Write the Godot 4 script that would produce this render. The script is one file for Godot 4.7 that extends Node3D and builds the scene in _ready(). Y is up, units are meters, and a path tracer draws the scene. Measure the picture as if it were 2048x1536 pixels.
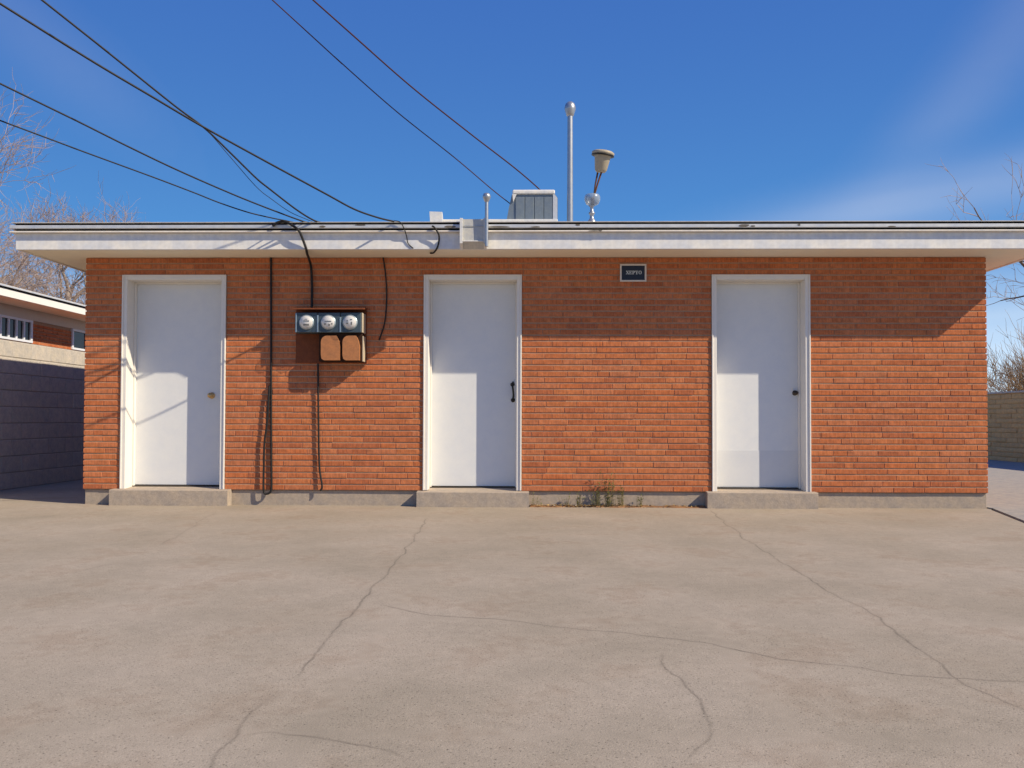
extends Node3D
# A long, low brick outbuilding with three white doors, seen across a concrete yard in hard sun.

var M := {}
var rng := RandomNumberGenerator.new()
var used := {}

const COURSE := 0.06018
const WALL_L := -4.507
const WALL_R := 4.525
const BRICK_Y0 := 0.150
const WALL_TOP := 2.497
const DOORS := [[-4.124, -3.070], [-1.065, -0.086], [1.814, 2.784]]
const FRAME_TOP := 2.318

# ---------------------------------------------------------------- setup
func _ready():
	rng.seed = 20417
	set_camera_and_light()
	make_materials()
	make_grounds()
	make_main_building()
	make_steps()
	make_block_wall()
	make_tan_wall()
	make_neighbour_house()
	make_trees()
	make_roof_things()
	make_meter_panel()
	make_cables()
	make_wires()
	make_sign()
	make_weeds()

func set_camera_and_light():
	var cam := Camera3D.new()
	cam.name = "camera"
	cam.projection = Camera3D.PROJECTION_FRUSTUM
	cam.near = 0.05
	cam.far = 900.0
	cam.size = 2.0 * cam.near * 768.0 / 1700.0
	cam.frustum_offset = Vector2(0, 33.0 / 1700.0 * cam.near)
	cam.transform = Transform3D(Basis(Vector3.UP, deg_to_rad(1.2)) * Basis(Vector3.RIGHT, deg_to_rad(1.3)) * Basis(Vector3.BACK, deg_to_rad(0.17)), Vector3(0, 0.865, 8.5))
	add_child(cam)
	cam.current = true

	var sun := DirectionalLight3D.new()
	sun.name = "sun"
	sun.light_energy = 1.6
	sun.light_color = Color(1.0, 0.94, 0.835)
	sun.light_angular_distance = 0.5
	sun.shadow_enabled = true
	add_child(sun)
	sun.look_at_from_position(Vector3(2.14, 1.84, 1.0), Vector3.ZERO, Vector3.UP)

	var sky_mat := ProceduralSkyMaterial.new()
	sky_mat.sky_top_color = lin(0.040, 0.120, 0.43)
	sky_mat.sky_horizon_color = lin(0.14, 0.47, 0.84)
	sky_mat.sky_curve = 0.15
	sky_mat.ground_horizon_color = lin(0.30, 0.27, 0.24)
	sky_mat.ground_bottom_color = lin(0.30, 0.27, 0.24)
	sky_mat.sun_angle_max = 4.0
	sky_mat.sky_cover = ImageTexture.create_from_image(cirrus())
	var sky := Sky.new()
	sky.sky_material = sky_mat
	var env := Environment.new()
	env.background_mode = Environment.BG_SKY
	env.sky = sky
	env.ambient_light_source = Environment.AMBIENT_SOURCE_SKY
	env.tonemap_mode = Environment.TONE_MAPPER_LINEAR
	env.tonemap_exposure = 1.12
	env.sdfgi_enabled = true
	env.ssao_enabled = true
	env.ssil_enabled = true
	var we := WorldEnvironment.new()
	we.name = "world_environment"
	we.environment = env
	add_child(we)

func lin(r: float, g: float, b: float) -> Color:
	return Color(r, g, b).linear_to_srgb()

# thin cirrus, spread over the whole sky in long streaks, with horizon haze added for fill light
func cirrus() -> Image:
	var w := 1536
	var h := 768
	var n1 := FastNoiseLite.new()
	n1.seed = 5
	n1.frequency = 1.0
	n1.fractal_octaves = 5
	var n2 := FastNoiseLite.new()
	n2.seed = 9
	n2.frequency = 1.0
	n2.fractal_octaves = 3
	var data := PackedByteArray()
	data.resize(w * h * 4)
	for j in h:
		var el := PI * (0.5 - (j + 0.5) / h)
		for i in w:
			var k := (j * w + i) * 4
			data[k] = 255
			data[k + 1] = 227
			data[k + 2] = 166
			if el < 0.0:
				continue
			var az := wrapf(TAU * (i + 0.5) / w, -PI, PI)   # 0 ahead of the building, rising to the right
			var d := Vector3(sin(az) * cos(el), sin(el), -cos(az) * cos(el))
			# project on a high layer, and shear so that the streaks run across it
			var p := Vector2(d.x, d.z) / (d.y + 0.10)
			var q := Vector2(p.x * 0.83 + p.y * 0.55, -p.x * 0.55 + p.y * 0.83)
			var s := n1.get_noise_2d(q.x * 0.30 + 40.0, q.y * 1.25 + 7.0) * 0.5 + 0.5
			var m := n2.get_noise_2d(q.x * 0.22 + 3.0, q.y * 0.35 + 11.0) * 0.5 + 0.5
			var a: float = smoothstep(0.42, 0.80, s) * smoothstep(0.44, 0.72, m)
			a = a * 0.10
			# long streaks of cirrus that lie one above the other to the right, broken up by the noise
			var e := rad_to_deg(el)
			var z := rad_to_deg(az)
			var f := 0.55 + 0.9 * s
			a += 0.15 * f * exp(-pow((e - 12.0 - 0.12 * (z - 14.0)) / 1.6, 2.0)) * smoothstep(4.0, 26.0, z) * smoothstep(75.0, 40.0, z)
			a += 0.055 * f * exp(-pow((e - 17.0 - 1.0 * (z - 25.0)) / 3.0, 2.0)) * smoothstep(12.0, 30.0, z) * smoothstep(80.0, 50.0, z)
			a += 0.035 * f * exp(-pow((e - 20.5 + 0.6 * (z + 29.0)) / 2.5, 2.0)) * smoothstep(-18.0, -32.0, z) * smoothstep(-70.0, -45.0, z)
			# haze added low all round to raise fill light, plus low cloud at right
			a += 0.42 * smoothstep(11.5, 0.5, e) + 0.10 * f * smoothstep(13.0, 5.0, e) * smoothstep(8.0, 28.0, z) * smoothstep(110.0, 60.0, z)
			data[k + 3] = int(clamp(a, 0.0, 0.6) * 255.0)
	return Image.create_from_data(w, h, false, Image.FORMAT_RGBA8, data)

# ---------------------------------------------------------------- textures and materials
func noise_image(sd: int, size: int, freq: float, octaves := 4, stretch := Vector2.ONE, kind := FastNoiseLite.TYPE_SIMPLEX_SMOOTH) -> Image:
	var n := FastNoiseLite.new()
	n.seed = sd
	n.noise_type = kind
	n.frequency = freq
	n.fractal_octaves = octaves
	if stretch == Vector2.ONE:
		var im0 := n.get_seamless_image(size, size)
		im0.convert(Image.FORMAT_L8)
		return im0
	var im := n.get_seamless_image(int(size / stretch.x), int(size / stretch.y))
	im.convert(Image.FORMAT_L8)
	im.resize(size, size, Image.INTERPOLATE_CUBIC)
	return im

# layers: [image, weight]; each swings the brightness about 1; warm: [image, weight] shifts towards brown
func tint_texture(size: int, layers: Array, warm: Array = []) -> ImageTexture:
	var out := PackedByteArray()
	out.resize(size * size * 3)
	var buf := []
	for l in layers:
		buf.append(l[0].get_data())
	var wb: PackedByteArray
	var ww := 0.0
	if warm.size():
		wb = warm[0].get_data()
		ww = warm[1]
	for k in size * size:
		var v := 0.80
		for n in buf.size():
			v *= 1.0 + layers[n][1] * (float(buf[n][k]) / 127.5 - 1.0)
		var t := 0.0
		if ww > 0.0:
			t = ww * (float(wb[k]) / 127.5 - 1.0)
		var c := Color(v * (1.0 + t * 0.5), v, v * (1.0 - t)).linear_to_srgb()
		out[k * 3] = int(clamp(c.r, 0.0, 1.0) * 255.0)
		out[k * 3 + 1] = int(clamp(c.g, 0.0, 1.0) * 255.0)
		out[k * 3 + 2] = int(clamp(c.b, 0.0, 1.0) * 255.0)
	return ImageTexture.create_from_image(Image.create_from_data(size, size, false, Image.FORMAT_RGB8, out))

func mat(key: String, r: float, g: float, b: float, rough := 0.8, tex: Texture2D = null, per_metre := 1.0, metal := 0.0, bump: Texture2D = null, bump_cm := 0.0) -> StandardMaterial3D:
	var m := StandardMaterial3D.new()
	m.resource_name = key
	var s := 1.25 if tex else 1.0
	m.albedo_color = lin(r * s, g * s, b * s)
	m.roughness = rough
	m.metallic = metal
	m.metallic_specular = 0.4 if rough < 0.7 else 0.15
	if tex or bump:
		m.uv1_triplanar = true
		m.uv1_world_triplanar = true
		m.uv1_scale = Vector3.ONE * per_metre
	if tex:
		m.albedo_texture = tex
	if bump:
		m.heightmap_enabled = true
		m.heightmap_texture = bump
		m.heightmap_scale = bump_cm
	M[key] = m
	return m

func make_materials():
	var fine := noise_image(3, 512, 0.09, 3)
	var coarse := noise_image(4, 512, 0.012, 4)
	var mid := noise_image(12, 512, 0.035, 4)
	var streak := noise_image(6, 512, 0.05, 3, Vector2(1, 16))
	var streak2 := noise_image(7, 512, 0.12, 2, Vector2(1, 10))
	var run := noise_image(8, 512, 0.03, 4, Vector2(1, 8))
	# combed brick face: fine upright scratches and patches of paler and darker burn
	var brick_tex := tint_texture(512, [[streak, 0.22], [streak2, 0.16], [coarse, 0.20], [fine, 0.10]], [mid, 0.22])
	var grain := tint_texture(512, [[fine, 0.10], [mid, 0.10], [coarse, 0.12]], [coarse, 0.06])
	var paint := tint_texture(512, [[mid, 0.010], [coarse, 0.025], [fine, 0.010]], [coarse, 0.015])
	var grime := tint_texture(512, [[run, 0.05], [mid, 0.07], [coarse, 0.09]], [coarse, 0.07])
	var fine_t := ImageTexture.create_from_image(fine)
	var mid_t := ImageTexture.create_from_image(mid)
	var streak_t := ImageTexture.create_from_image(streak2)
	var tones := [[0.500, 0.165, 0.068], [0.488, 0.159, 0.066], [0.512, 0.178, 0.078], [0.450, 0.143, 0.060], [0.505, 0.158, 0.062], [0.478, 0.169, 0.078], [0.432, 0.138, 0.062], [0.515, 0.174, 0.070]]
	for k in tones.size():
		mat("brick_%d" % k, tones[k][0], tones[k][1], tones[k][2], 0.92, brick_tex, 2.3, 0.0, streak_t, 0.10)
	mat("mortar", 0.43, 0.275, 0.18, 0.95, grain, 3.0, 0.0, fine_t, 0.15)
	mat("foundation", 0.39, 0.325, 0.26, 0.9, grain, 1.4, 0.0, fine_t, 0.10)
	mat("step_concrete", 0.40, 0.335, 0.27, 0.9, grain, 1.1, 0.0, fine_t, 0.10)
	mat("door_white", 0.72, 0.73, 0.725, 0.50, paint, 0.9)
	mat("kick_white", 0.66, 0.67, 0.67, 0.42, paint, 0.7)
	mat("trim_white", 0.78, 0.745, 0.68, 0.55, paint, 1.3)
	mat("soffit", 0.86, 0.80, 0.65, 0.75, paint, 0.8)
	mat("fascia", 0.75, 0.74, 0.71, 0.6, grime, 0.9)
	mat("lip", 0.76, 0.71, 0.63, 0.6, grime, 1.1)
	mat("edge_metal", 0.58, 0.60, 0.62, 0.5, grime, 0.8, 0.25)
	mat("tar", 0.007, 0.007, 0.006, 0.9)
	mat("tar_grey", 0.16, 0.145, 0.125, 0.85, grain, 6.0)
	mat("roofing", 0.52, 0.50, 0.47, 0.9, grain, 1.0)
	mat("galvanised", 0.42, 0.44, 0.46, 0.38, grime, 1.7, 0.75)
	mat("duct_metal", 0.19, 0.23, 0.262, 0.5, grime, 1.5, 0.3)
	mat("duct_white", 0.72, 0.71, 0.67, 0.5, grime, 1.5)
	mat("box_grey", 0.50, 0.495, 0.46, 0.5, grime, 2.0)
	mat("meter_blue", 0.068, 0.098, 0.120, 0.42, grime, 2.2, 0.25)
	mat("meter_edge", 0.30, 0.38, 0.44, 0.35, grime, 2.2, 0.5)
	mat("meter_cream", 0.50, 0.43, 0.32, 0.6, grime, 2.2)
	mat("panel_brown", 0.20, 0.066, 0.032, 0.75, grain, 2.0)
	mat("panel_dark", 0.045, 0.024, 0.017, 0.75, grain, 2.0)
	mat("cover_orange", 0.42, 0.175, 0.070, 0.65, grain, 2.0)
	mat("dial_face", 0.60, 0.585, 0.57, 0.5)
	mat("dial_mark", 0.05, 0.045, 0.04, 0.6)
	mat("cable_black", 0.014, 0.013, 0.013, 0.55)
	mat("cable_rust", 0.075, 0.032, 0.024, 0.75)
	mat("brass", 0.55, 0.36, 0.16, 0.3, null, 1.0, 0.9)
	mat("iron_black", 0.012, 0.012, 0.012, 0.45)
	mat("knob_dark", 0.07, 0.055, 0.045, 0.35, null, 1.0, 0.7)
	mat("threshold", 0.10, 0.085, 0.07, 0.6, null, 1.0, 0.4)
	mat("sign_navy", 0.016, 0.022, 0.038, 0.4)
	mat("sign_frame", 0.66, 0.61, 0.55, 0.55, paint, 2.0)
	mat("sign_ink", 0.62, 0.66, 0.66, 0.5)
	mat("shade_beige", 0.40, 0.345, 0.25, 0.55, grime, 2.5)
	mat("rust", 0.14, 0.070, 0.038, 0.85, grain, 5.0)
	mat("block_grey", 0.50, 0.465, 0.415, 0.93, grain, 1.2, 0.0, fine_t, 0.20)
	mat("block_grey_pale", 0.525, 0.485, 0.435, 0.93, grain, 1.0, 0.0, fine_t, 0.20)
	mat("block_joint", 0.36, 0.335, 0.30, 0.95)
	mat("slump_a", 0.68, 0.45, 0.20, 0.95, grain, 1.6, 0.0, mid_t, 0.5)
	mat("slump_b", 0.63, 0.415, 0.185, 0.95, grain, 1.4, 0.0, mid_t, 0.5)
	mat("slump_cap", 0.60, 0.53, 0.41, 0.9, grain, 1.6)
	mat("house_cream", 0.58, 0.545, 0.48, 0.8, paint, 0.8)
	mat("house_white", 0.80, 0.78, 0.73, 0.6, paint, 0.8)
	mat("window_frame", 0.70, 0.74, 0.80, 0.5)
	mat("window_glass", 0.016, 0.018, 0.022, 0.06)
	mat("bark_pale", 0.36, 0.295, 0.245, 0.95, grain, 2.0)
	mat("bark_twig", 0.40, 0.31, 0.265, 0.95)
	mat("bark_dark", 0.17, 0.125, 0.095, 0.95, grain, 2.0)
	mat("twig_tan", 0.38, 0.27, 0.165, 0.95)
	mat("driveway", 0.34, 0.315, 0.285, 0.92, grain, 0.9, 0.0, fine_t, 0.12)
	mat("far_ground", 0.30, 0.25, 0.19, 0.97, grain, 0.3)
	mat("soil", 0.30, 0.165, 0.085, 0.97, grain, 5.0, 0.0, mid_t, 0.6)
	var lf := mat("weed_leaf", 0.17, 0.20, 0.055, 0.7)
	lf.backlight = Color(0.25, 0.3, 0.1)
	mat("weed_stem", 0.27, 0.22, 0.10, 0.8)
	mat("litter_straw", 0.48, 0.32, 0.13, 0.9)
	mat("litter_pale", 0.62, 0.56, 0.47, 0.9)
	mat("litter_dark", 0.10, 0.06, 0.035, 0.9)
	var gl := StandardMaterial3D.new()
	gl.resource_name = "clear_glass"
	gl.transparency = BaseMaterial3D.TRANSPARENCY_ALPHA
	gl.albedo_color = Color(0.9, 0.93, 0.95, 0.10)
	gl.roughness = 0.03
	M["clear_glass"] = gl
	var fg := StandardMaterial3D.new()
	fg.resource_name = "dusty_glass"
	fg.transparency = BaseMaterial3D.TRANSPARENCY_ALPHA
	fg.albedo_color = Color(0.62, 0.68, 0.74, 0.45)
	fg.roughness = 0.25
	M["dusty_glass"] = fg
	make_yard_material(fine, mid)

# yard concrete: sand grain on the first texture layer; stains, patches and cracks on the second
const YX0 := -7.0
const YZ0 := -0.8
const YW := 12.0
const YH := 8.0

func make_yard_material(fine: Image, mid: Image):
	var size := 1024
	var sand := noise_image(31, size, 0.22, 2)
	var speck := noise_image(32, size, 0.10, 2)
	var soft := noise_image(33, size, 0.02, 4)
	var a := sand.get_data()
	var b := speck.get_data()
	var c := soft.get_data()
	var out := PackedByteArray()
	out.resize(size * size * 3)
	var hb := PackedByteArray()
	hb.resize(size * size)
	for k in size * size:
		var s := float(a[k]) / 127.5 - 1.0
		var p := float(b[k]) / 127.5 - 1.0
		var q := float(c[k]) / 127.5 - 1.0
		var v := 1.0 + 0.17 * s + 0.06 * q + 0.05 * p
		if p < -0.52:
			v *= 1.0 - 0.55 * min(1.0, (-0.52 - p) * 5.0)   # dark grains of aggregate
		elif p > 0.56:
			v *= 1.0 + 0.22 * min(1.0, (p - 0.56) * 5.0)
		var col := Color(0.412 * v, 0.350 * v, 0.272 * v).linear_to_srgb()
		out[k * 3] = int(clamp(col.r, 0.0, 1.0) * 255.0)
		out[k * 3 + 1] = int(clamp(col.g, 0.0, 1.0) * 255.0)
		out[k * 3 + 2] = int(clamp(col.b, 0.0, 1.0) * 255.0)
		hb[k] = int(clamp(0.5 + 0.35 * s + 0.2 * p, 0.0, 1.0) * 255.0)
	var m := StandardMaterial3D.new()
	m.resource_name = "yard_concrete"
	m.albedo_texture = ImageTexture.create_from_image(Image.create_from_data(size, size, false, Image.FORMAT_RGB8, out))
	m.roughness = 0.93
	m.metallic_specular = 0.3
	m.heightmap_enabled = true
	m.heightmap_texture = ImageTexture.create_from_image(Image.create_from_data(size, size, false, Image.FORMAT_L8, hb))
	m.heightmap_scale = 0.10
	m.detail_enabled = true
	m.detail_blend_mode = BaseMaterial3D.BLEND_MODE_MUL
	m.detail_uv_layer = BaseMaterial3D.DETAIL_UV_2
	m.detail_albedo = ImageTexture.create_from_image(stain_map())
	M["yard"] = m

func stain_map() -> Image:
	var w := 2048
	var h := 1366
	var n1 := FastNoiseLite.new()
	n1.seed = 77
	n1.frequency = 0.0042
	n1.fractal_octaves = 5
	var n2 := FastNoiseLite.new()
	n2.seed = 78
	n2.frequency = 0.010
	n2.fractal_octaves = 4
	n2.domain_warp_enabled = true
	n2.domain_warp_amplitude = 40.0
	var n3 := FastNoiseLite.new()
	n3.seed = 79
	n3.frequency = 0.06
	n3.fractal_octaves = 3
	var d1 := n1.get_image(w, h, false, false, false)
	var d2 := n2.get_image(w, h, false, false, false)
	var d3 := n3.get_image(w, h, false, false, false)
	d1.convert(Image.FORMAT_L8)
	d2.convert(Image.FORMAT_L8)
	d3.convert(Image.FORMAT_L8)
	var a := d1.get_data()
	var b := d2.get_data()
	var c := d3.get_data()
	# how far each point is taken up by a crack
	var crack := PackedFloat32Array()
	crack.resize(w * h)
	var lines := [
		[[Vector2(1.74, 0.23), Vector2(1.56, 2.42), Vector2(1.53, 3.76), Vector2(1.52, 4.34), Vector2(1.54, 4.71), Vector2(1.47, 5.20), Vector2(1.47, 5.43), Vector2(1.43, 5.66), Vector2(1.45, 5.81), Vector2(1.48, 5.90)] + [Vector2(1.50, 6.3), Vector2(1.46, 7.1)], 0.0050, 0.50], [[Vector2(-0.76, 4.48), Vector2(-0.62, 4.58), Vector2(-0.44, 4.73), Vector2(-0.13, 4.81), Vector2(0.15, 4.93), Vector2(0.31, 4.99), Vector2(0.48, 5.08), Vector2(0.72, 5.17), Vector2(0.91, 5.38), Vector2(1.13, 5.47), Vector2(1.23, 5.55), Vector2(1.41, 5.60), Vector2(1.64, 5.63)] + [Vector2(2.3, 5.9), Vector2(3.2, 6.3)], 0.0058, 0.50], [[Vector2(-0.90, 0.99), Vector2(-0.84, 2.26), Vector2(-0.81, 3.17), Vector2(-0.80, 3.72), Vector2(-0.81, 4.19), Vector2(-0.80, 4.42), Vector2(-0.79, 4.83), Vector2(-0.80, 5.09), Vector2(-0.80, 5.30), Vector2(-0.79, 5.49), Vector2(-0.76, 5.70)], 0.0055, 0.50], [[Vector2(-0.81, 5.83), Vector2(-0.82, 6.09), Vector2(-0.81, 6.19), Vector2(-0.80, 6.31), Vector2(-0.78, 6.39)] + [Vector2(-0.82, 6.7), Vector2(-0.79, 7.15)], 0.0050, 0.42],
		[[Vector2(-0.81, 6.19), Vector2(-0.71, 6.16), Vector2(-0.59, 6.19), Vector2(-0.48, 6.23), Vector2(-0.37, 6.28), Vector2(-0.33, 6.32), Vector2(-0.30, 6.38)], 0.0060, 0.40], [[Vector2(0.49, 5.27), Vector2(0.47, 5.52), Vector2(0.51, 5.69), Vector2(0.54, 5.84), Vector2(0.51, 6.05), Vector2(0.47, 6.20), Vector2(0.40, 6.36)], 0.0050, 0.45], [[Vector2(-2.91, 0.68), Vector2(-2.58, 2.34), Vector2(-2.52, 2.82)], 0.010, 0.20], [[Vector2(-2.49, 3.42), Vector2(-2.53, 3.64), Vector2(-2.54, 3.83)], 0.012, 0.20]]
	var jr := RandomNumberGenerator.new()
	jr.seed = 4
	var jn := FastNoiseLite.new()
	jn.seed = 12
	jn.frequency = 2.2
	jn.fractal_octaves = 4
	var px := w / YW
	for l in lines:
		var poly: Array = l[0]
		var run := 0.0
		var whole := 0.0
		for k in poly.size() - 1:
			whole += poly[k].distance_to(poly[k + 1])
		for k in poly.size() - 1:
			var p: Vector2 = poly[k]
			var q: Vector2 = poly[k + 1]
			var n := int(ceil(p.distance_to(q) / 0.004))
			var side: Vector2 = (q - p).orthogonal().normalized()
			for s in n:
				var t := float(s) / n
				run += 0.004
				var at := p.lerp(q, t) + side * jn.get_noise_2d(run, l[1] * 900.0) * 0.03
				var strong: float = 1.25 * l[2] * smoothstep(0.0, 0.25, min(run, whole - run) + 0.05) * (0.45 + 0.75 * (jn.get_noise_2d(run * 0.8, 50.0) * 0.5 + 0.5))
				var wide: float = l[1] * (0.7 + 0.8 * (jn.get_noise_2d(run * 1.7, 80.0) * 0.5 + 0.5)) * px
				var cx := (at.x - YX0) * px
				var cy := (at.y - YZ0) * px
				var rad := wide * 0.42 + 0.75
				var dirt := wide * 5.0
				for yy in range(max(0, int(cy - dirt)), min(h, int(cy + dirt) + 2)):
					for xx in range(max(0, int(cx - dirt)), min(w, int(cx + dirt) + 2)):
						var d := Vector2(xx + 0.5 - cx, yy + 0.5 - cy).length()
						var v: float = strong * clamp(rad - d, 0.0, 1.0)
						v = max(v, strong * 0.13 * smoothstep(dirt, 0.0, d))
						if v > crack[yy * w + xx]:
							crack[yy * w + xx] = v
	var out := PackedByteArray()
	out.resize(w * h * 4)
	for k in w * h:
		var p := float(a[k]) / 127.5 - 1.0
		var q := float(b[k]) / 127.5 - 1.0
		var f := float(c[k]) / 127.5 - 1.0
		var v := 0.86 + 0.13 * p + 0.09 * q + 0.035 * f
		var brown: float = smoothstep(0.05, 0.65, q - 0.25 * f) * 0.14
		v *= 1.0 - crack[k] * (0.75 + 0.35 * f)
		var col := Color(v * (1.0 - brown * 0.8) * (1.0 + 0.010 * q), v * (1.0 - brown), v * (1.0 - brown * 1.15) * (1.0 + 0.03 * p)).linear_to_srgb()
		out[k * 4] = int(clamp(col.r, 0.0, 1.0) * 255.0)
		out[k * 4 + 1] = int(clamp(col.g, 0.0, 1.0) * 255.0)
		out[k * 4 + 2] = int(clamp(col.b, 0.0, 1.0) * 255.0)
		out[k * 4 + 3] = 255
	return Image.create_from_data(w, h, false, Image.FORMAT_RGBA8, out)

# ---------------------------------------------------------------- mesh helpers
func mb() -> SurfaceTool:
	var st := SurfaceTool.new()
	st.begin(Mesh.PRIMITIVE_TRIANGLES)
	st.set_smooth_group(-1)
	return st

func tri(st: SurfaceTool, a: Vector3, b: Vector3, c: Vector3, away: Vector3):
	# front faces run clockwise; "away" lies on the inner side
	if (b - a).cross(c - a).dot((a + b + c) / 3.0 - away) > 0.0:
		st.add_vertex(a)
		st.add_vertex(c)
		st.add_vertex(b)
	else:
		st.add_vertex(a)
		st.add_vertex(b)
		st.add_vertex(c)

func quad(st: SurfaceTool, a: Vector3, b: Vector3, c: Vector3, d: Vector3, away: Vector3):
	tri(st, a, b, c, away)
	tri(st, a, c, d, away)

func box(st: SurfaceTool, lo: Vector3, hi: Vector3, bev := 0.0):
	var c := (lo + hi) * 0.5
	if bev <= 0.0:
		var p := []
		for k in 8:
			p.append(Vector3(hi.x if k & 1 else lo.x, hi.y if k & 2 else lo.y, hi.z if k & 4 else lo.z))
		for f in [[0, 1, 3, 2], [4, 5, 7, 6], [0, 1, 5, 4], [2, 3, 7, 6], [0, 2, 6, 4], [1, 3, 7, 5]]:
			quad(st, p[f[0]], p[f[1]], p[f[2]], p[f[3]], c)
		return
	var h := (hi - lo) * 0.5
	bev = min(bev, min(h.x, min(h.y, h.z)) * 0.9)
	var v := {}
	for sx in [-1, 1]:
		for sy in [-1, 1]:
			for sz in [-1, 1]:
				for ax in 3:
					var q := Vector3(sx * (h.x - bev), sy * (h.y - bev), sz * (h.z - bev))
					q[ax] = [sx * h.x, sy * h.y, sz * h.z][ax]
					v[[sx, sy, sz, ax]] = c + q
	for s in [-1, 1]:
		quad(st, v[[s, -1, -1, 0]], v[[s, 1, -1, 0]], v[[s, 1, 1, 0]], v[[s, -1, 1, 0]], c)
		quad(st, v[[-1, s, -1, 1]], v[[1, s, -1, 1]], v[[1, s, 1, 1]], v[[-1, s, 1, 1]], c)
		quad(st, v[[-1, -1, s, 2]], v[[1, -1, s, 2]], v[[1, 1, s, 2]], v[[-1, 1, s, 2]], c)
		for t in [-1, 1]:
			quad(st, v[[-1, s, t, 1]], v[[1, s, t, 1]], v[[1, s, t, 2]], v[[-1, s, t, 2]], c)
			quad(st, v[[s, -1, t, 0]], v[[s, 1, t, 0]], v[[s, 1, t, 2]], v[[s, -1, t, 2]], c)
			quad(st, v[[s, t, -1, 0]], v[[s, t, 1, 0]], v[[s, t, 1, 1]], v[[s, t, -1, 1]], c)
			for u in [-1, 1]:
				tri(st, v[[s, t, u, 0]], v[[s, t, u, 1]], v[[s, t, u, 2]], c)

# convex outline in the x-y plane (or z-y when along_x), pulled from d0 to d1
func prism(st: SurfaceTool, outline: Array, d0: float, d1: float, along_x := false):
	var a := []
	var b := []
	var c := Vector3.ZERO
	for p in outline:
		var u := Vector3(d0, p.y, p.x) if along_x else Vector3(p.x, p.y, d0)
		var v := Vector3(d1, p.y, p.x) if along_x else Vector3(p.x, p.y, d1)
		a.append(u)
		b.append(v)
		c += (u + v) * 0.5
	c /= outline.size()
	for k in outline.size():
		var n := (k + 1) % outline.size()
		quad(st, a[k], a[n], b[n], b[k], c)
		if k > 0 and k < outline.size() - 1:
			tri(st, a[0], a[k], a[n], c)
			tri(st, b[0], b[k], b[n], c)

func spline(p: Array, per := 6) -> Array:
	var out := []
	for k in p.size() - 1:
		var a: Vector3 = p[max(0, k - 1)]
		var b: Vector3 = p[k]
		var c: Vector3 = p[k + 1]
		var d: Vector3 = p[min(p.size() - 1, k + 2)]
		for s in per:
			out.append(b.cubic_interpolate(c, a, d, float(s) / per))
	out.append(p[-1])
	return out

func tube(st: SurfaceTool, p: Array, r0: float, r1: float, sides := 8, caps := true):
	st.set_smooth_group(1)
	var rings := []
	var up := Vector3(0.13, 0.97, 0.2)
	for k in p.size():
		var t: Vector3 = (p[min(k + 1, p.size() - 1)] - p[max(k - 1, 0)]).normalized()
		if abs(t.dot(up)) > 0.95:
			up = Vector3(0.9, 0.1, 0.42)
		var x := t.cross(up).normalized()
		var y := x.cross(t).normalized()
		up = y
		var r: float = lerp(r0, r1, float(k) / max(1, p.size() - 1))
		var ring := []
		for s in sides:
			var a := TAU * s / sides
			ring.append(p[k] + (x * cos(a) + y * sin(a)) * r)
		rings.append(ring)
	for k in p.size() - 1:
		var mid: Vector3 = (p[k] + p[k + 1]) * 0.5
		for s in sides:
			var n := (s + 1) % sides
			quad(st, rings[k][s], rings[k][n], rings[k + 1][n], rings[k + 1][s], mid)
	if caps:
		st.set_smooth_group(-1)
		for s in range(1, sides - 1):
			tri(st, rings[0][0], rings[0][s], rings[0][s + 1], p[1])
			tri(st, rings[-1][0], rings[-1][s], rings[-1][s + 1], p[-2])
	st.set_smooth_group(-1)

# profile of [radius, height] turned about an axis
func lathe(st: SurfaceTool, at: Vector3, prof: Array, sides := 20, basis := Basis.IDENTITY, smooth := true):
	st.set_smooth_group(1 if smooth else -1)
	for k in prof.size() - 1:
		var a: Vector2 = prof[k]
		var b: Vector2 = prof[k + 1]
		# the side to face: to the right of the way the profile runs (upwards = outwards)
		for s in sides:
			var a0 := TAU * s / sides
			var a1 := TAU * (s + 1) / sides
			var p := []
			for e in [[a, a0], [a, a1], [b, a1], [b, a0]]:
				p.append(at + basis * Vector3(e[0].x * cos(e[1]), e[0].y, e[0].x * sin(e[1])))
			var am := (a0 + a1) * 0.5
			var d := b - a
			var out := basis * Vector3(cos(am) * d.y, -d.x, sin(am) * d.y)
			var c: Vector3 = (p[0] + p[1] + p[2] + p[3]) * 0.25 - out
			if a.x > 0.0001:
				tri(st, p[0], p[1], p[2], c)
			if b.x > 0.0001:
				tri(st, p[0], p[2], p[3], c)
	st.set_smooth_group(-1)

func done(st: SurfaceTool) -> ArrayMesh:
	st.generate_normals()
	return st.commit()

func numbered(n: String) -> String:
	if not used.has(n):
		used[n] = 0
		return n
	used[n] += 1
	return "%s_%03d" % [n, used[n]]

func inst(mesh: Mesh, called: String, m, parent: Node) -> MeshInstance3D:
	var o := MeshInstance3D.new()
	o.name = numbered(called) if parent == self else called
	o.mesh = mesh
	if m:
		o.material_override = m
	parent.add_child(o, true)
	return o

func obj(st: SurfaceTool, called: String, m, parent: Node) -> MeshInstance3D:
	return inst(done(st), called, m, parent)

func thing(called: String, label: String, category: String, at := Vector3.ZERO, group := "") -> Node3D:
	var o := Node3D.new()
	o.name = numbered(called)
	add_child(o, true)
	o.position = at
	tag(o, label, category, group)
	return o

func tag(o: Node, label: String, category: String, group := ""):
	o.set_meta("label", label)
	o.set_meta("category", category)
	if group:
		o.set_meta("group", group)

func structure(o: Node):
	o.set_meta("kind", "structure")

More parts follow.
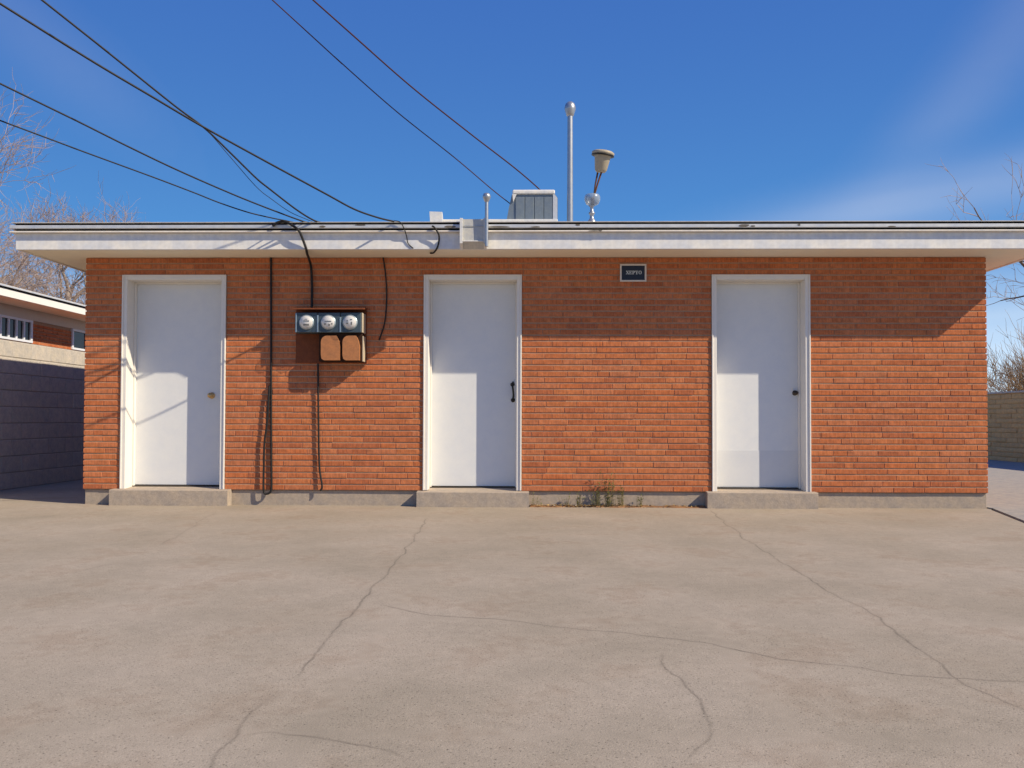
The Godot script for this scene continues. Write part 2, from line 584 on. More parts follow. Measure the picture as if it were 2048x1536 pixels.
# ---------------------------------------------------------------- grounds
func joint_x(z: float) -> float:
	if z < 0.05:
		return 4.535
	return 4.515 - (min(z, 5.0) - 0.05) * 0.281

func make_grounds():
	var st := mb()
	box(st, Vector3(-400, -0.5, -400), Vector3(400, -0.09, 400))
	structure(obj(st, "ground", M.far_ground, self))
	# the yard slab
	st = SurfaceTool.new()
	st.begin(Mesh.PRIMITIVE_TRIANGLES)
	st.set_smooth_group(-1)
	var zs := [-9.0, -6.0, -3.0, -0.8, 0.04, 0.06, 1.0, 2.0, 3.0, 4.0, 5.0, 6.0, 7.2, 9.0, 12.0]
	for k in zs.size() - 1:
		var z0: float = zs[k]
		var z1: float = zs[k + 1]
		var xs0 := [-14.0, -7.0, -3.0, 0.0, joint_x(z0)]
		var xs1 := [-14.0, -7.0, -3.0, 0.0, joint_x(z1)]
		for i in 4:
			for c in [[xs0[i], z0], [xs0[i + 1], z0], [xs1[i + 1], z1], [xs0[i], z0], [xs1[i + 1], z1], [xs1[i], z1]]:
				yard_vertex(st, c[0], 0.0, c[1])
		# the slab's edge along the joint
		for c in [[0.0, z0], [-0.12, z0], [-0.12, z1], [0.0, z0], [-0.12, z1], [0.0, z1]]:
			yard_vertex(st, joint_x(c[1]), c[0], c[1])
	st.generate_normals()
	structure(inst(st.commit(), "yard_slab", M.yard, self))
	# the drive beyond the joint, a little lower
	st = mb()
	for k in zs.size() - 1:
		var z0: float = zs[k]
		var z1: float = zs[k + 1]
		var g := 0.024 if z0 >= 0.04 else 0.005
		var a := Vector3(joint_x(z0) + g, 0.012, z0)
		var b := Vector3(10.2, 0.012, z0)
		var c := Vector3(10.2, 0.012, z1)
		var d := Vector3(joint_x(z1) + g, 0.012, z1)
		quad(st, a, b, c, d, Vector3(7, -2, z0))
		quad(st, a, d, d - Vector3(0, 0.10, 0), a - Vector3(0, 0.10, 0), Vector3(9, -0.05, z0))
	quad(st, Vector3(4.54, 0.012, -30), Vector3(10.2, 0.012, -30), Vector3(10.2, 0.012, -9), Vector3(4.54, 0.012, -9), Vector3(7, -2, -15))
	structure(obj(st, "driveway", M.driveway, self))
	# strip of bare soil at the foot of the wall between two steps
	st = mb()
	var n := 40
	for k in n:
		var x0: float = lerp(0.005, 1.735, float(k) / n)
		var x1: float = lerp(0.005, 1.735, float(k + 1) / n)
		var e0 := 0.055 + 0.022 * sin(x0 * 9.0) + 0.012 * sin(x0 * 31.0)
		var e1 := 0.055 + 0.022 * sin(x1 * 9.0) + 0.012 * sin(x1 * 31.0)
		var h0 := 0.014 + 0.005 * sin(x0 * 23.0)
		var h1 := 0.014 + 0.005 * sin(x1 * 23.0)
		quad(st, Vector3(x0, h0, -0.03), Vector3(x1, h1, -0.03), Vector3(x1, h1 * 0.8, e1 * 0.6), Vector3(x0, h0 * 0.8, e0 * 0.6), Vector3(x0, -1, 0))
		quad(st, Vector3(x0, h0 * 0.8, e0 * 0.6), Vector3(x1, h1 * 0.8, e1 * 0.6), Vector3(x1, -0.004, e1), Vector3(x0, -0.004, e0), Vector3(x0, -1, -0.2))
	structure(obj(st, "soil_strip", M.soil, self))

func yard_vertex(st: SurfaceTool, x: float, y: float, z: float):
	st.set_uv(Vector2(x, z) / 1.35)
	st.set_uv2(Vector2((x - YX0) / YW, (z - YZ0) / YH))
	st.add_vertex(Vector3(x, y, z))

# ---------------------------------------------------------------- the brick building
func brick_shape(length: float, height: float, depth: float) -> ArrayMesh:
	# only what shows: a face with small chamfers and four sides
	var st := mb()
	var c := Vector3(0, 0, -depth * 0.5)
	var hx := length * 0.5
	var hy := height * 0.5
	var e := 0.0028
	var f := [Vector3(-hx + e, -hy + e, 0), Vector3(hx - e, -hy + e, 0), Vector3(hx - e, hy - e, 0), Vector3(-hx + e, hy - e, 0)]
	var g := [Vector3(-hx, -hy, -e), Vector3(hx, -hy, -e), Vector3(hx, hy, -e), Vector3(-hx, hy, -e)]
	var b := [Vector3(-hx, -hy, -depth), Vector3(hx, -hy, -depth), Vector3(hx, hy, -depth), Vector3(-hx, hy, -depth)]
	quad(st, f[0], f[1], f[2], f[3], c)
	for k in 4:
		var n := (k + 1) % 4
		quad(st, f[k], f[n], g[n], g[k], c)
		quad(st, g[k], g[n], b[n], b[k], c)
	return done(st)

# lays one course between x0 and x1; returns [centre, length]
func lay(x0: float, x1: float, course: int) -> Array:
	var out := []
	var joint := 0.0045
	var x := x0
	var first := true
	while x < x1 - 0.02:
		var l := 0.297
		if first:
			l = [0.297, 0.145, 0.22, 0.095][course * 7 % 4] + rng.randf_range(-0.03, 0.03) * (1 if course % 3 else 0)
			first = false
		elif rng.randf() < 0.16:
			l = rng.randf_range(0.09, 0.22)
		if x1 - (x + l + joint) < 0.085:
			l = x1 - x
			if l > 0.33:
				l = snappedf(l * 0.5, 0.005)
		l = min(l, x1 - x)
		out.append([x + l * 0.5, l])
		x += l + joint
	return out

func make_main_building():
	var root := thing("brick_building", "long low red brick outbuilding with flat roof and three white doors", "building")
	# mortar backing, with real openings for the doors
	var zb := -0.0062
	var st := mb()
	var x := WALL_L + 0.010
	for d in DOORS:
		box(st, Vector3(x, 0.152, -0.26), Vector3(d[0] - 0.002, FRAME_TOP + 0.002, zb))
		x = d[1] + 0.002
	box(st, Vector3(x, 0.152, -0.26), Vector3(WALL_R - 0.010, FRAME_TOP + 0.002, zb))
	box(st, Vector3(WALL_L + 0.010, FRAME_TOP + 0.002, -0.26), Vector3(WALL_R - 0.010, WALL_TOP, zb))
	var wall := obj(st, "front_wall", M.mortar, root)
	# every brick of the front
	var cache := {}
	var list := []
	var courses := int(round((WALL_TOP - BRICK_Y0) / COURSE))
	for c in courses:
		var y := BRICK_Y0 + (c + 0.5) * COURSE
		var spans := []
		if y < FRAME_TOP:
			var xx := WALL_L
			for d in DOORS:
				spans.append([xx, d[0] - 0.007])
				xx = d[1] + 0.007
			spans.append([xx, WALL_R])
		else:
			spans.append([WALL_L, WALL_R])
		for s in spans:
			for b in lay(s[0], s[1], c):
				list.append([b[0], y, b[1], rng.randi() % 8, rng.randf_range(-0.0022, 0.0012), rng.randf_range(-0.0008, 0.0008)])
	# the 300 that show largest are parts of their own
	var order := list.duplicate()
	order.sort_custom(func(p, q): return p[2] * 2.0 - Vector2(p[0], p[1] - 0.9).length() * 0.12 > q[2] * 2.0 - Vector2(q[0], q[1] - 0.9).length() * 0.12)
	var rest := []
	for k in 8:
		rest.append([])
	for k in order.size():
		var b: Array = order[k]
		var length := snappedf(b[2], 0.001)
		if not cache.has(length):
			cache[length] = brick_shape(length, 0.0468, 0.06)
		var tr := Transform3D(Basis(Vector3.BACK, b[5]), Vector3(b[0], b[1], b[4]))
		if k < 300:
			inst(cache[length], "brick", M["brick_%d" % b[3]], wall).transform = tr
		else:
			rest[b[3]].append([cache[length], tr])
	joined(rest, "brick_field", wall)
	# side walls
	for side in [-1, 1]:
		var wx: float = WALL_L if side < 0 else WALL_R
		st = mb()
		box(st, Vector3(min(wx - side * 0.010, wx - side * 0.26), 0.152, -7.0), Vector3(max(wx - side * 0.010, wx - side * 0.26), WALL_TOP, -0.262))
		var sw := obj(st, "side_wall", M.mortar, root)
		var heap := []
		for k in 8:
			heap.append([])
		for c in courses:
			var y := BRICK_Y0 + (c + 0.5) * COURSE
			for b in lay(0.070, 7.0, c + side):
				var length := snappedf(b[1], 0.001)
				if not cache.has(length):
					cache[length] = brick_shape(length, 0.0468, 0.06)
				heap[rng.randi() % 8].append([cache[length], Transform3D(Basis(Vector3.UP, side * PI / 2), Vector3(wx, y, -b[0]))])
		joined(heap, "brick_field", sw)
	st = mb()
	box(st, Vector3(WALL_L + 0.27, 0.152, -7.0), Vector3(WALL_R - 0.27, WALL_TOP, -6.8))
	obj(st, "back_wall", M.mortar, root)
	# concrete foundation under the brick, set back
	st = mb()
	box(st, Vector3(WALL_L + 0.012, -0.09, -6.98), Vector3(WALL_R - 0.004, 0.150, -0.024), 0.004)
	obj(st, "foundation", M.foundation, root)
	make_roof(root)
	for k in 3:
		make_door(root, k)

func joined(groups: Array, called: String, parent: Node):
	var am := ArrayMesh.new()
	for k in groups.size():
		if groups[k].is_empty():
			continue
		var st := SurfaceTool.new()
		st.begin(Mesh.PRIMITIVE_TRIANGLES)
		for g in groups[k]:
			st.append_from(g[0], 0, g[1])
		st.commit(am)
		am.surface_set_material(am.get_surface_count() - 1, M["brick_%d" % k])
	var o := inst(am, called, null, parent)
	o.set_meta("kind", "stuff")

func ring_boxes(st: SurfaceTool, o: float, inner: float, y0: float, y1: float, bev := 0.0):
	# a band round the roof whose outer face stands o beyond the fascia line
	var l := WALL_L - 0.455
	var r := WALL_R + 0.455
	var f := 0.44
	var b := -7.35
	box(st, Vector3(l - o, y0, f - inner), Vector3(r + o, y1, f + o), bev)
	box(st, Vector3(l - o, y0, b), Vector3(l + inner, y1, f - inner - 0.0005), bev)
	box(st, Vector3(r - inner, y0, b), Vector3(r + o, y1, f - inner - 0.0005), bev)
	box(st, Vector3(l + inner + 0.0005, y0, b), Vector3(r - inner - 0.0005, y1, b + inner), bev)

func make_roof(root: Node3D):
	var st := mb()
	var l := WALL_L - 0.455
	var r := WALL_R + 0.455
	box(st, Vector3(l + 0.02, 2.52, -7.33), Vector3(r - 0.02, 2.735, 0.42))
	var roof := obj(st, "roof", M.roofing, root)
	st = mb()
	box(st, Vector3(l + 0.03, 2.498, -7.3), Vector3(r - 0.03, 2.519, 0.405))
	obj(st, "soffit", M.soffit, roof)
	st = mb()
	ring_boxes(st, 0.0, 0.034, 2.490, 2.6475, 0.003)
	obj(st, "fascia_board", M.fascia, roof)
	st = mb()
	ring_boxes(st, 0.040, 0.036, 2.6480, 2.6630, 0.003)
	obj(st, "drip_lip", M.lip, roof)
	st = mb()
	ring_boxes(st, 0.002, 0.038, 2.6632, 2.7420)
	obj(st, "tar_layer", M.tar, roof)
	st = mb()
	ring_boxes(st, 0.040, -0.004, 2.6865, 2.7185, 0.003)
	obj(st, "edge_flashing", M.edge_metal, roof)
	st = mb()
	ring_boxes(st, 0.030, 0.06, 2.7425, 2.7490, 0.002)
	obj(st, "edge_cap", M.roofing, roof)
	tar_smears(roof)

# smears of roofing tar on the metal edge
func tar_smears(roof: Node3D):
	var spots := [[2.02, 2.703, 0.055, 0.013, 0.481], [2.10, 2.698, 0.020, 0.008, 0.481], [2.53, 2.709, 0.016, 0.009, 0.481], [0.60, 2.655, 0.050, 0.006, 0.481], [0.66, 2.657, 0.018, 0.010, 0.481], [-0.76, 2.697, 0.060, 0.012, 0.481], [-0.30, 2.694, 0.11, 0.009, 0.481], [0.05, 2.693, 0.05, 0.007, 0.481], [-1.62, 2.713, 0.06, 0.006, 0.481], [-1.98, 2.700, 0.035, 0.012, 0.481], [0.45, 2.712, 0.025, 0.008, 0.481], [3.40, 2.692, 0.04, 0.006, 0.481]]
	for p in spots:
		var o := []
		for k in 9:
			var a := TAU * k / 9.0
			var w := rng.randf_range(0.75, 1.1)
			o.append(Vector2(p[0] + cos(a) * p[2] * w, p[1] + sin(a) * p[3] * w))
		var st := mb()
		prism(st, o, p[4] - 0.001, p[4] + 0.0015)
		obj(st, "tar_smear", M.tar_grey, roof)

func make_door(root: Node3D, k: int):
	var x0: float = DOORS[k][0]
	var x1: float = DOORS[k][1]
	var yb := 0.158
	var w := 0.047
	# frame: two jambs and a head, with a stop inside, and a thin moulding round the outside
	var f := mb()
	box(f, Vector3(x0, yb, -0.258), Vector3(x0 + w, FRAME_TOP, 0.006), 0.003)
	box(f, Vector3(x1 - w, yb, -0.258), Vector3(x1, FRAME_TOP, 0.006), 0.003)
	box(f, Vector3(x0 + w + 0.0005, FRAME_TOP - w, -0.258), Vector3(x1 - w - 0.0005, FRAME_TOP, 0.006), 0.003)
	var frame := obj(f, "door_frame", M.trim_white, root)
	f = mb()
	var s := 0.016
	box(f, Vector3(x0 + w + 0.0005, yb + 0.02, -0.187), Vector3(x0 + w + s, FRAME_TOP - w - 0.0005, -0.150), 0.002)
	box(f, Vector3(x1 - w - s, yb + 0.02, -0.187), Vector3(x1 - w - 0.0005, FRAME_TOP - w - 0.0005, -0.150), 0.002)
	box(f, Vector3(x0 + w + s + 0.0005, FRAME_TOP - w - s, -0.187), Vector3(x1 - w - s - 0.0005, FRAME_TOP - w - 0.0005, -0.150), 0.002)
	obj(f, "door_stop", M.trim_white, frame)
	f = mb()
	var t := 0.012
	box(f, Vector3(x0 - 0.003, yb, 0.0065), Vector3(x0 + t, FRAME_TOP + 0.003, 0.017), 0.003)
	box(f, Vector3(x1 - t, yb, 0.0065), Vector3(x1 + 0.003, FRAME_TOP + 0.003, 0.017), 0.003)
	box(f, Vector3(x0 + t + 0.0005, FRAME_TOP - t, 0.0065), Vector3(x1 - t - 0.0005, FRAME_TOP + 0.003, 0.017), 0.003)
	obj(f, "moulding", M.trim_white, frame)
	f = mb()
	box(f, Vector3(x0 + w + 0.001, 0.170, -0.256), Vector3(x1 - w - 0.001, 0.1795, -0.155), 0.002)
	obj(f, "threshold", M.threshold, frame)
	# the flush door itself
	var d := mb()
	var a := x0 + w + 0.003
	var b := x1 - w - 0.003
	box(d, Vector3(a, 0.187, -0.233), Vector3(b, FRAME_TOP - w - 0.004, -0.1885), 0.002)
	var door := obj(d, "door", M.door_white, root)
	d = mb()
	if k == 0:
		var p := Vector3(-3.200 - 0.075, 1.106, -0.1885)
		lathe(d, p, [Vector2(0.033, 0), Vector2(0.033, 0.004), Vector2(0.027, 0.009), Vector2(0.012, 0.012), Vector2(0.011, 0.030), Vector2(0.019, 0.036), Vector2(0.0265, 0.047), Vector2(0.026, 0.057), Vector2(0.018, 0.065), Vector2(0.0, 0.067)], 20, Basis(Vector3.RIGHT, PI / 2))
		obj(d, "door_knob", M.brass, door)
	elif k == 1:
		var px := -0.172
		var pts := [Vector3(px, 1.075, -0.188), Vector3(px + 0.002, 1.088, -0.165), Vector3(px + 0.006, 1.11, -0.142), Vector3(px + 0.002, 1.16, -0.135), Vector3(px - 0.004, 1.21, -0.142), Vector3(px - 0.003, 1.238, -0.165), Vector3(px, 1.250, -0.188)]
		tube(d, spline(pts, 5), 0.0095, 0.0095, 10)
		lathe(d, Vector3(px, 1.066, -0.1885), [Vector2(0.023, 0.0), Vector2(0.021, 0.006), Vector2(0.012, 0.013), Vector2(0.0, 0.014)], 12, Basis(Vector3.RIGHT, PI / 2))
		lathe(d, Vector3(px - 0.006, 1.225, -0.1885), [Vector2(0.022, 0.0), Vector2(0.019, 0.006), Vector2(0.012, 0.013), Vector2(0.0, 0.014)], 12, Basis(Vector3.RIGHT, PI / 2))
		obj(d, "pull_handle", M.iron_black, door)
	else:
		var q := Vector3(2.690, 1.146, -0.1885)
		lathe(d, q, [Vector2(0.027, 0), Vector2(0.026, 0.005), Vector2(0.011, 0.009), Vector2(0.010, 0.022), Vector2(0.021, 0.031), Vector2(0.023, 0.042), Vector2(0.014, 0.051), Vector2(0.0, 0.052)], 18, Basis(Vector3.RIGHT, PI / 2))
		obj(d, "door_knob", M.knob_dark, door)
		d = mb()
		box(d, Vector3(2.655, 1.135, -0.188), Vector3(2.672, 1.200, -0.1845), 0.001)
		obj(d, "latch_plate", M.trim_white, door)
		d = mb()
		box(d, Vector3(a + 0.012, 0.195, -0.188), Vector3(b - 0.012, 0.560, -0.1865), 0.0005)
		obj(d, "kick_plate", M.kick_white, door)

func make_steps():
	var spots := [[-4.188, -3.000, 0.156, "concrete doorstep below the door with the brass knob"], [-1.117, -0.006, 0.150, "concrete doorstep below the door with the black pull handle"], [1.747, 2.827, 0.158, "concrete doorstep below the door right of the small sign"]]
	for s in spots:
		var w: float = s[1] - s[0]
		var t := thing("concrete_step", s[3], "step", Vector3((s[0] + s[1]) * 0.5, 0, 0), "concrete doorsteps")
		var st := mb()
		prism(st, [Vector2(0.095, s[2]), Vector2(0.10, s[2] - 0.006), Vector2(0.10, -0.02), Vector2(-0.022, -0.02), Vector2(-0.022, s[2] + 0.005)], -w * 0.5, w * 0.5, true)
		obj(st, "tread", M.step_concrete, t)
		# sill running back into the door opening
		st = mb()
		var k: int = spots.find(s)
		var a: float = DOORS[k][0] + 0.048 - t.position.x
		var b: float = DOORS[k][1] - 0.048 - t.position.x
		prism(st, [Vector2(-0.0225, s[2] + 0.0045), Vector2(-0.0225, 0.1515), Vector2(-0.15, 0.1515), Vector2(-0.15, 0.1695)], a, b, true)
		obj(st, "sill", M.step_concrete, t)

# ---------------------------------------------------------------- walls left and right
func make_block_wall():
	var X := -6.35
	var t := thing("block_wall", "grey painted concrete block wall left of the brick building", "wall", Vector3(X, 0, 0))
	var st := mb()
	box(st, Vector3(-0.186, -0.09, -8.996), Vector3(-0.006, 1.815, 2.2))
	obj(st, "core", M.block_joint, t)
	var shape := mb()
	box(shape, Vector3(-0.19, -0.0955, -0.1975), Vector3(0, 0.0955, 0.1975), 0.005)
	var full := done(shape)
	shape = mb()
	box(shape, Vector3(-0.19, -0.0955, -0.0965), Vector3(0, 0.0955, 0.0965), 0.005)
	var half := done(shape)
	shape = mb()
	box(shape, Vector3(-0.20, 0.0, -0.2), Vector3(0.008, 0.0, 0.2))
	for c in 9:
		var y := 0.1 + c * 0.2015
		var z := -8.8
		if c % 2:
			inst(half, "block", M.block_grey, t).position = Vector3(0, y, -8.9)
			z = -8.6
		while z < 2.05:
			var o := inst(full, "block", M.block_grey if rng.randf() < 0.6 else M.block_grey_pale, t)
			o.position = Vector3(rng.randf_range(-0.002, 0.002), y, z)
			z += 0.4

func make_tan_wall():
	var X := 10.2
	var t := thing("slump_block_wall", "tan slump block boundary wall beyond the driveway", "wall", Vector3(X, 0, 0))
	var st := mb()
	box(st, Vector3(0.02, -0.09, -24.0), Vector3(0.17, 1.462, 2.0))
	obj(st, "core", M.slump_b, t)
	var kinds := []
	for k in 4:
		var s := mb()
		var bulge := 0.006 + 0.004 * k
		var c := Vector3(0.05, 0, 0)
		var n := 5
		# rounded, uneven face
		for i in n:
			var y0: float = lerp(-0.0505, 0.0505, float(i) / n)
			var y1: float = lerp(-0.0505, 0.0505, float(i + 1) / n)
			var x0 := -bulge * (1.0 - pow(y0 / 0.0505, 4.0)) + 0.012
			var x1 := -bulge * (1.0 - pow(y1 / 0.0505, 4.0)) + 0.012
			quad(s, Vector3(x0, y0, -0.2), Vector3(x0, y0, 0.2), Vector3(x1, y1, 0.2), Vector3(x1, y1, -0.2), c)
		quad(s, Vector3(0.012, 0.0505, -0.2), Vector3(0.012, 0.0505, 0.2), Vector3(0.06, 0.0505, 0.2), Vector3(0.06, 0.0505, -0.2), c)
		quad(s, Vector3(0.012, -0.0505, -0.2), Vector3(0.012, -0.0505, 0.2), Vector3(0.06, -0.0505, 0.2), Vector3(0.06, -0.0505, -0.2), c)
		quad(s, Vector3(0.0, -0.0505, 0.2), Vector3(0.0, 0.0505, 0.2), Vector3(0.06, 0.0505, 0.2), Vector3(0.06, -0.0505, 0.2), c)
		kinds.append(done(s))
	var far := SurfaceTool.new()
	far.begin(Mesh.PRIMITIVE_TRIANGLES)
	for c in 14:
		var y := 0.045 + c * 0.1035
		var z := -23.8 + (0.2 if c % 2 else 0.0)
		while z < 1.8:
			var m: ArrayMesh = kinds[rng.randi() % 4]
			var p := Vector3(rng.randf_range(-0.004, 0.004), y, z)
			if z > -13.0 and z < -6.0:
				inst(m, "block", M.slump_a if rng.randf() < 0.6 else M.slump_b, t).position = p
			else:
				far.append_from(m, 0, Transform3D(Basis.IDENTITY, p))
			z += 0.402
	inst(far.commit(), "block_field", M.slump_a, t).set_meta("kind", "stuff")
	st = mb()
	box(st, Vector3(-0.015, 1.463, -24.0), Vector3(0.20, 1.503, 2.0), 0.006)
	obj(st, "cap", M.slump_cap, t)

# ---------------------------------------------------------------- neighbour
func make_neighbour_house():
	var root := thing("neighbour_house", "low brick house with cream eaves behind the grey block wall", "building", Vector3(-8.6, 0, 0))
	var za := -13.0
	var zb := -1.0
	var st := mb()
	box(st, Vector3(-7.0, -0.09, za), Vector3(-0.012, 2.55, zb))
	var wall := obj(st, "wall", M.mortar, root)
	# brick courses, each brick of its own but too small here to tell apart
	var heap := []
	for k in 8:
		heap.append([])
	var shapes := {}
	var wins := [[-5.96, -4.20, 8], [-8.30, -7.235, 2]]
	for c in 33:
		var y := 0.55 + c * COURSE
		var spans := [[za, zb]]
		if y > 2.15:
			spans = [[za, wins[1][0]], [wins[1][1], wins[0][0]], [wins[0][1], zb]]
		for s in spans:
			for b in lay(s[0], s[1], c):
				var length := snappedf(b[1], 0.001)
				if not shapes.has(length):
					shapes[length] = brick_shape(length, 0.0468, 0.06)
				heap[rng.randi() % 8].append([shapes[length], Transform3D(Basis(Vector3.UP, PI / 2), Vector3(0, y, b[0]))])
	joined(heap, "brick_field", wall)
	st = mb()
	box(st, Vector3(-7.0, 2.551, za), Vector3(0.022, 2.768, zb), 0.003)
	obj(st, "frieze", M.house_cream, root)
	st = mb()
	box(st, Vector3(-7.6, 2.77, za - 0.6), Vector3(0.565, 2.90, zb + 0.6))
	var roof := obj(st, "roof", M.roofing, root)
	st = mb()
	box(st, Vector3(-7.6, 2.735, za - 0.62), Vector3(0.565, 2.769, zb + 0.62))
	obj(st, "soffit", M.soffit, roof)
	st = mb()
	box(st, Vector3(0.566, 2.725, za - 0.63), Vector3(0.60, 2.845, zb + 0.63), 0.004)
	obj(st, "fascia_board", M.house_white, roof)
	st = mb()
	box(st, Vector3(0.555, 2.8455, za - 0.62), Vector3(0.612, 2.868, zb + 0.62))
	obj(st, "tar_layer", M.tar, roof)
	st = mb()
	box(st, Vector3(0.53, 2.8685, za - 0.63), Vector3(0.630, 2.893, zb + 0.63), 0.003)
	obj(st, "edge_flashing", M.edge_metal, roof)
	st = mb()
	prism(st, [Vector2(0.60, 2.894), Vector2(0.60, 2.906), Vector2(-3.6, 3.08), Vector2(-7.6, 2.906), Vector2(-7.6, 2.894)], za - 0.6, zb + 0.6)
	obj(st, "roof_deck", M.roofing, roof)
	for w in wins:
		st = mb()
		var n: int = w[2]
		box(st, Vector3(-0.03, 2.16, w[0]), Vector3(0.03, 2.20, w[1]), 0.003)
		box(st, Vector3(-0.03, 2.51, w[0]), Vector3(0.03, 2.55, w[1]), 0.003)
		for k in n + 1:
			var z: float = lerp(w[0] + 0.025, w[1] - 0.025, float(k) / n)
			var hw := 0.025 if k == 0 or k == n else 0.018
			box(st, Vector3(-0.029, 2.2005, z - hw), Vector3(0.026, 2.5095, z + hw), 0.003)
		var win := obj(st, "window", M.window_frame, root)
		for k in n:
			var z0: float = lerp(w[0] + 0.025, w[1] - 0.025, float(k) / n)
			var z1: float = lerp(w[0] + 0.025, w[1] - 0.025, float(k + 1) / n)
			st = mb()
			box(st, Vector3(-0.010, 2.201, z0 + 0.019), Vector3(-0.004, 2.509, z1 - 0.019))
			obj(st, "pane", M.window_glass, win)

# ---------------------------------------------------------------- bare trees
var tree_budget := 0

func branch(st: SurfaceTool, tw: SurfaceTool, from: Vector3, dir: Vector3, length: float, r: float, depth: int, o: Dictionary):
	if tree_budget <= 0:
		return
	tree_budget -= 1
	var n := 4 if depth > 2 else 3
	var pts := [from]
	var p := from
	var d := dir
	for k in n:
		d = (d + Vector3(rng.randfn(0, 1), rng.randfn(0, 1), rng.randfn(0, 1)) * o.wander + Vector3.UP * o.lift).normalized()
		p += d * length / n
		pts.append(p)
	var r1: float = r * (0.62 if depth > 0 else 0.4)
	if r > 0.018:
		tube(st, pts, r, r1, 6 if r > 0.05 else 4, false)
	else:
		tube(tw, pts, r, r1, 3, false)
	if depth == 0:
		return
	var kids: int = o.kids + (1 if rng.randf() < 0.5 else 0)
	for k in kids:
		var t := rng.randf_range(0.35, 1.0) if k > 0 else 1.0
		var idx := int(clamp(t * n, 1, n))
		var side := d.cross(Vector3(rng.randfn(0, 1), rng.randfn(0, 1), rng.randfn(0, 1))).normalized()
		var spread: float = rng.randf_range(0.35, 0.95) * o.spread * (0.55 if k == 0 else 1.0)
		var nd := (d * cos(spread) + side * sin(spread)).normalized()
		branch(st, tw, pts[idx], nd, length * rng.randf_range(0.58, 0.86), max(o.thin, r1 * rng.randf_range(0.55, 0.9)), depth - 1, o)

func bare_tree(called: String, label: String, at: Vector3, trunk: Array, r: float, length: float, levels: int, o: Dictionary, mats: Array, cat := "tree", group := "", sd := 1, limbs := 4):
	rng.seed = sd
	var t := thing(called, label, cat, at, group)
	tree_budget = 9000
	var tr := mb()
	var st := mb()
	var tw := mb()
	if trunk.size() > 1:
		tube(tr, spline(trunk, 4), r, r * 0.62, 9, false)
		obj(tr, "trunk", mats[0], t)
	var n := trunk.size()
	for k in limbs:
		var f: float = 1.0 if n < 2 else lerp(0.45, 1.0, float(k) / max(1, limbs - 1))
		var sp := spline(trunk, 4) if n > 1 else trunk
		var p: Vector3 = sp[int(f * (sp.size() - 1))]
		var a := TAU * k * 0.382 + rng.randf() * 0.8
		var tilt: float = o.tilt * (1.15 - 0.45 * f) * rng.randf_range(0.8, 1.2)
		var d := Vector3(cos(a) * sin(tilt), cos(tilt), sin(a) * sin(tilt))
		branch(st, tw, p, d, length * rng.randf_range(0.8, 1.15), r * 0.5 * rng.randf_range(0.7, 1.0) if n > 1 else r, levels, o)
	obj(st, "limbs", mats[0], t)
	obj(tw, "twigs", mats[1], t)
	return t

func make_trees():
	var o := {"wander": 0.16, "lift": 0.03, "kids": 3, "spread": 1.0, "thin": 0.0065, "tilt": 0.8}
	bare_tree("bare_tree", "tall bare tree with pale twigs at the left edge of the photo", Vector3(-15.5, -0.09, -14.0), [Vector3.ZERO, Vector3(0.1, 1.6, 0), Vector3(0.05, 2.8, 0.1), Vector3(0.2, 4.2, 0)], 0.20, 2.2, 5, o, [M.bark_pale, M.bark_twig], "tree", "bare trees on the left", 11, 7)
	bare_tree("bare_tree", "bare pale tree whose trunk rises behind the neighbour's roof", Vector3(-15.75, -0.09, -20.0), [Vector3.ZERO, Vector3(0.0, 2.0, 0), Vector3(0.1, 3.6, 0.1), Vector3(0.05, 5.3, 0)], 0.14, 1.5, 5, o, [M.bark_pale, M.bark_twig], "tree", "bare trees on the left", 23, 7)
	bare_tree("bare_tree", "low bare bushy tree between the two trees on the left", Vector3(-18.4, -0.09, -23.0), [Vector3.ZERO, Vector3(0.1, 1.2, 0), Vector3(0.0, 2.6, 0.1), Vector3(0.1, 4.0, 0)], 0.20, 2.1, 5, o, [M.bark_pale, M.bark_twig], "tree", "bare trees on the left", 37, 6)
	var od := {"wander": 0.15, "lift": 0.02, "kids": 2, "spread": 1.0, "thin": 0.007, "tilt": 0.75}
	bare_tree("bare_tree", "dark bare tree at the right edge behind the tan wall", Vector3(16.1, -0.09, -15.0), [Vector3.ZERO, Vector3(-0.1, 1.4, 0), Vector3(0.0, 2.8, 0.1), Vector3(-0.1, 4.6, 0)], 0.20, 2.3, 5, od, [M.bark_dark, M.bark_twig], "tree", "", 52, 6)
	var ob := {"wander": 0.12, "lift": 0.06, "kids": 3, "spread": 0.7, "thin": 0.006, "tilt": 0.5}
	var spots := [[13.6, -14.6, "dry tan shrub nearest the brick corner behind the tan wall", 61], [14.6, -13.9, "dry tan shrub behind the tan wall, at the right edge of the photo", 62], [14.9, -17.5, "taller dry shrub behind the other two shrubs", 63]]
	for s in spots:
		bare_tree("dry_shrub", s[2], Vector3(s[0], -0.09, s[1]), [Vector3.ZERO], 0.03, 1.25, 4, ob, [M.bark_dark, M.twig_tan], "shrub", "dry shrubs behind the tan wall", s[3], 12)
	rng.seed = 777

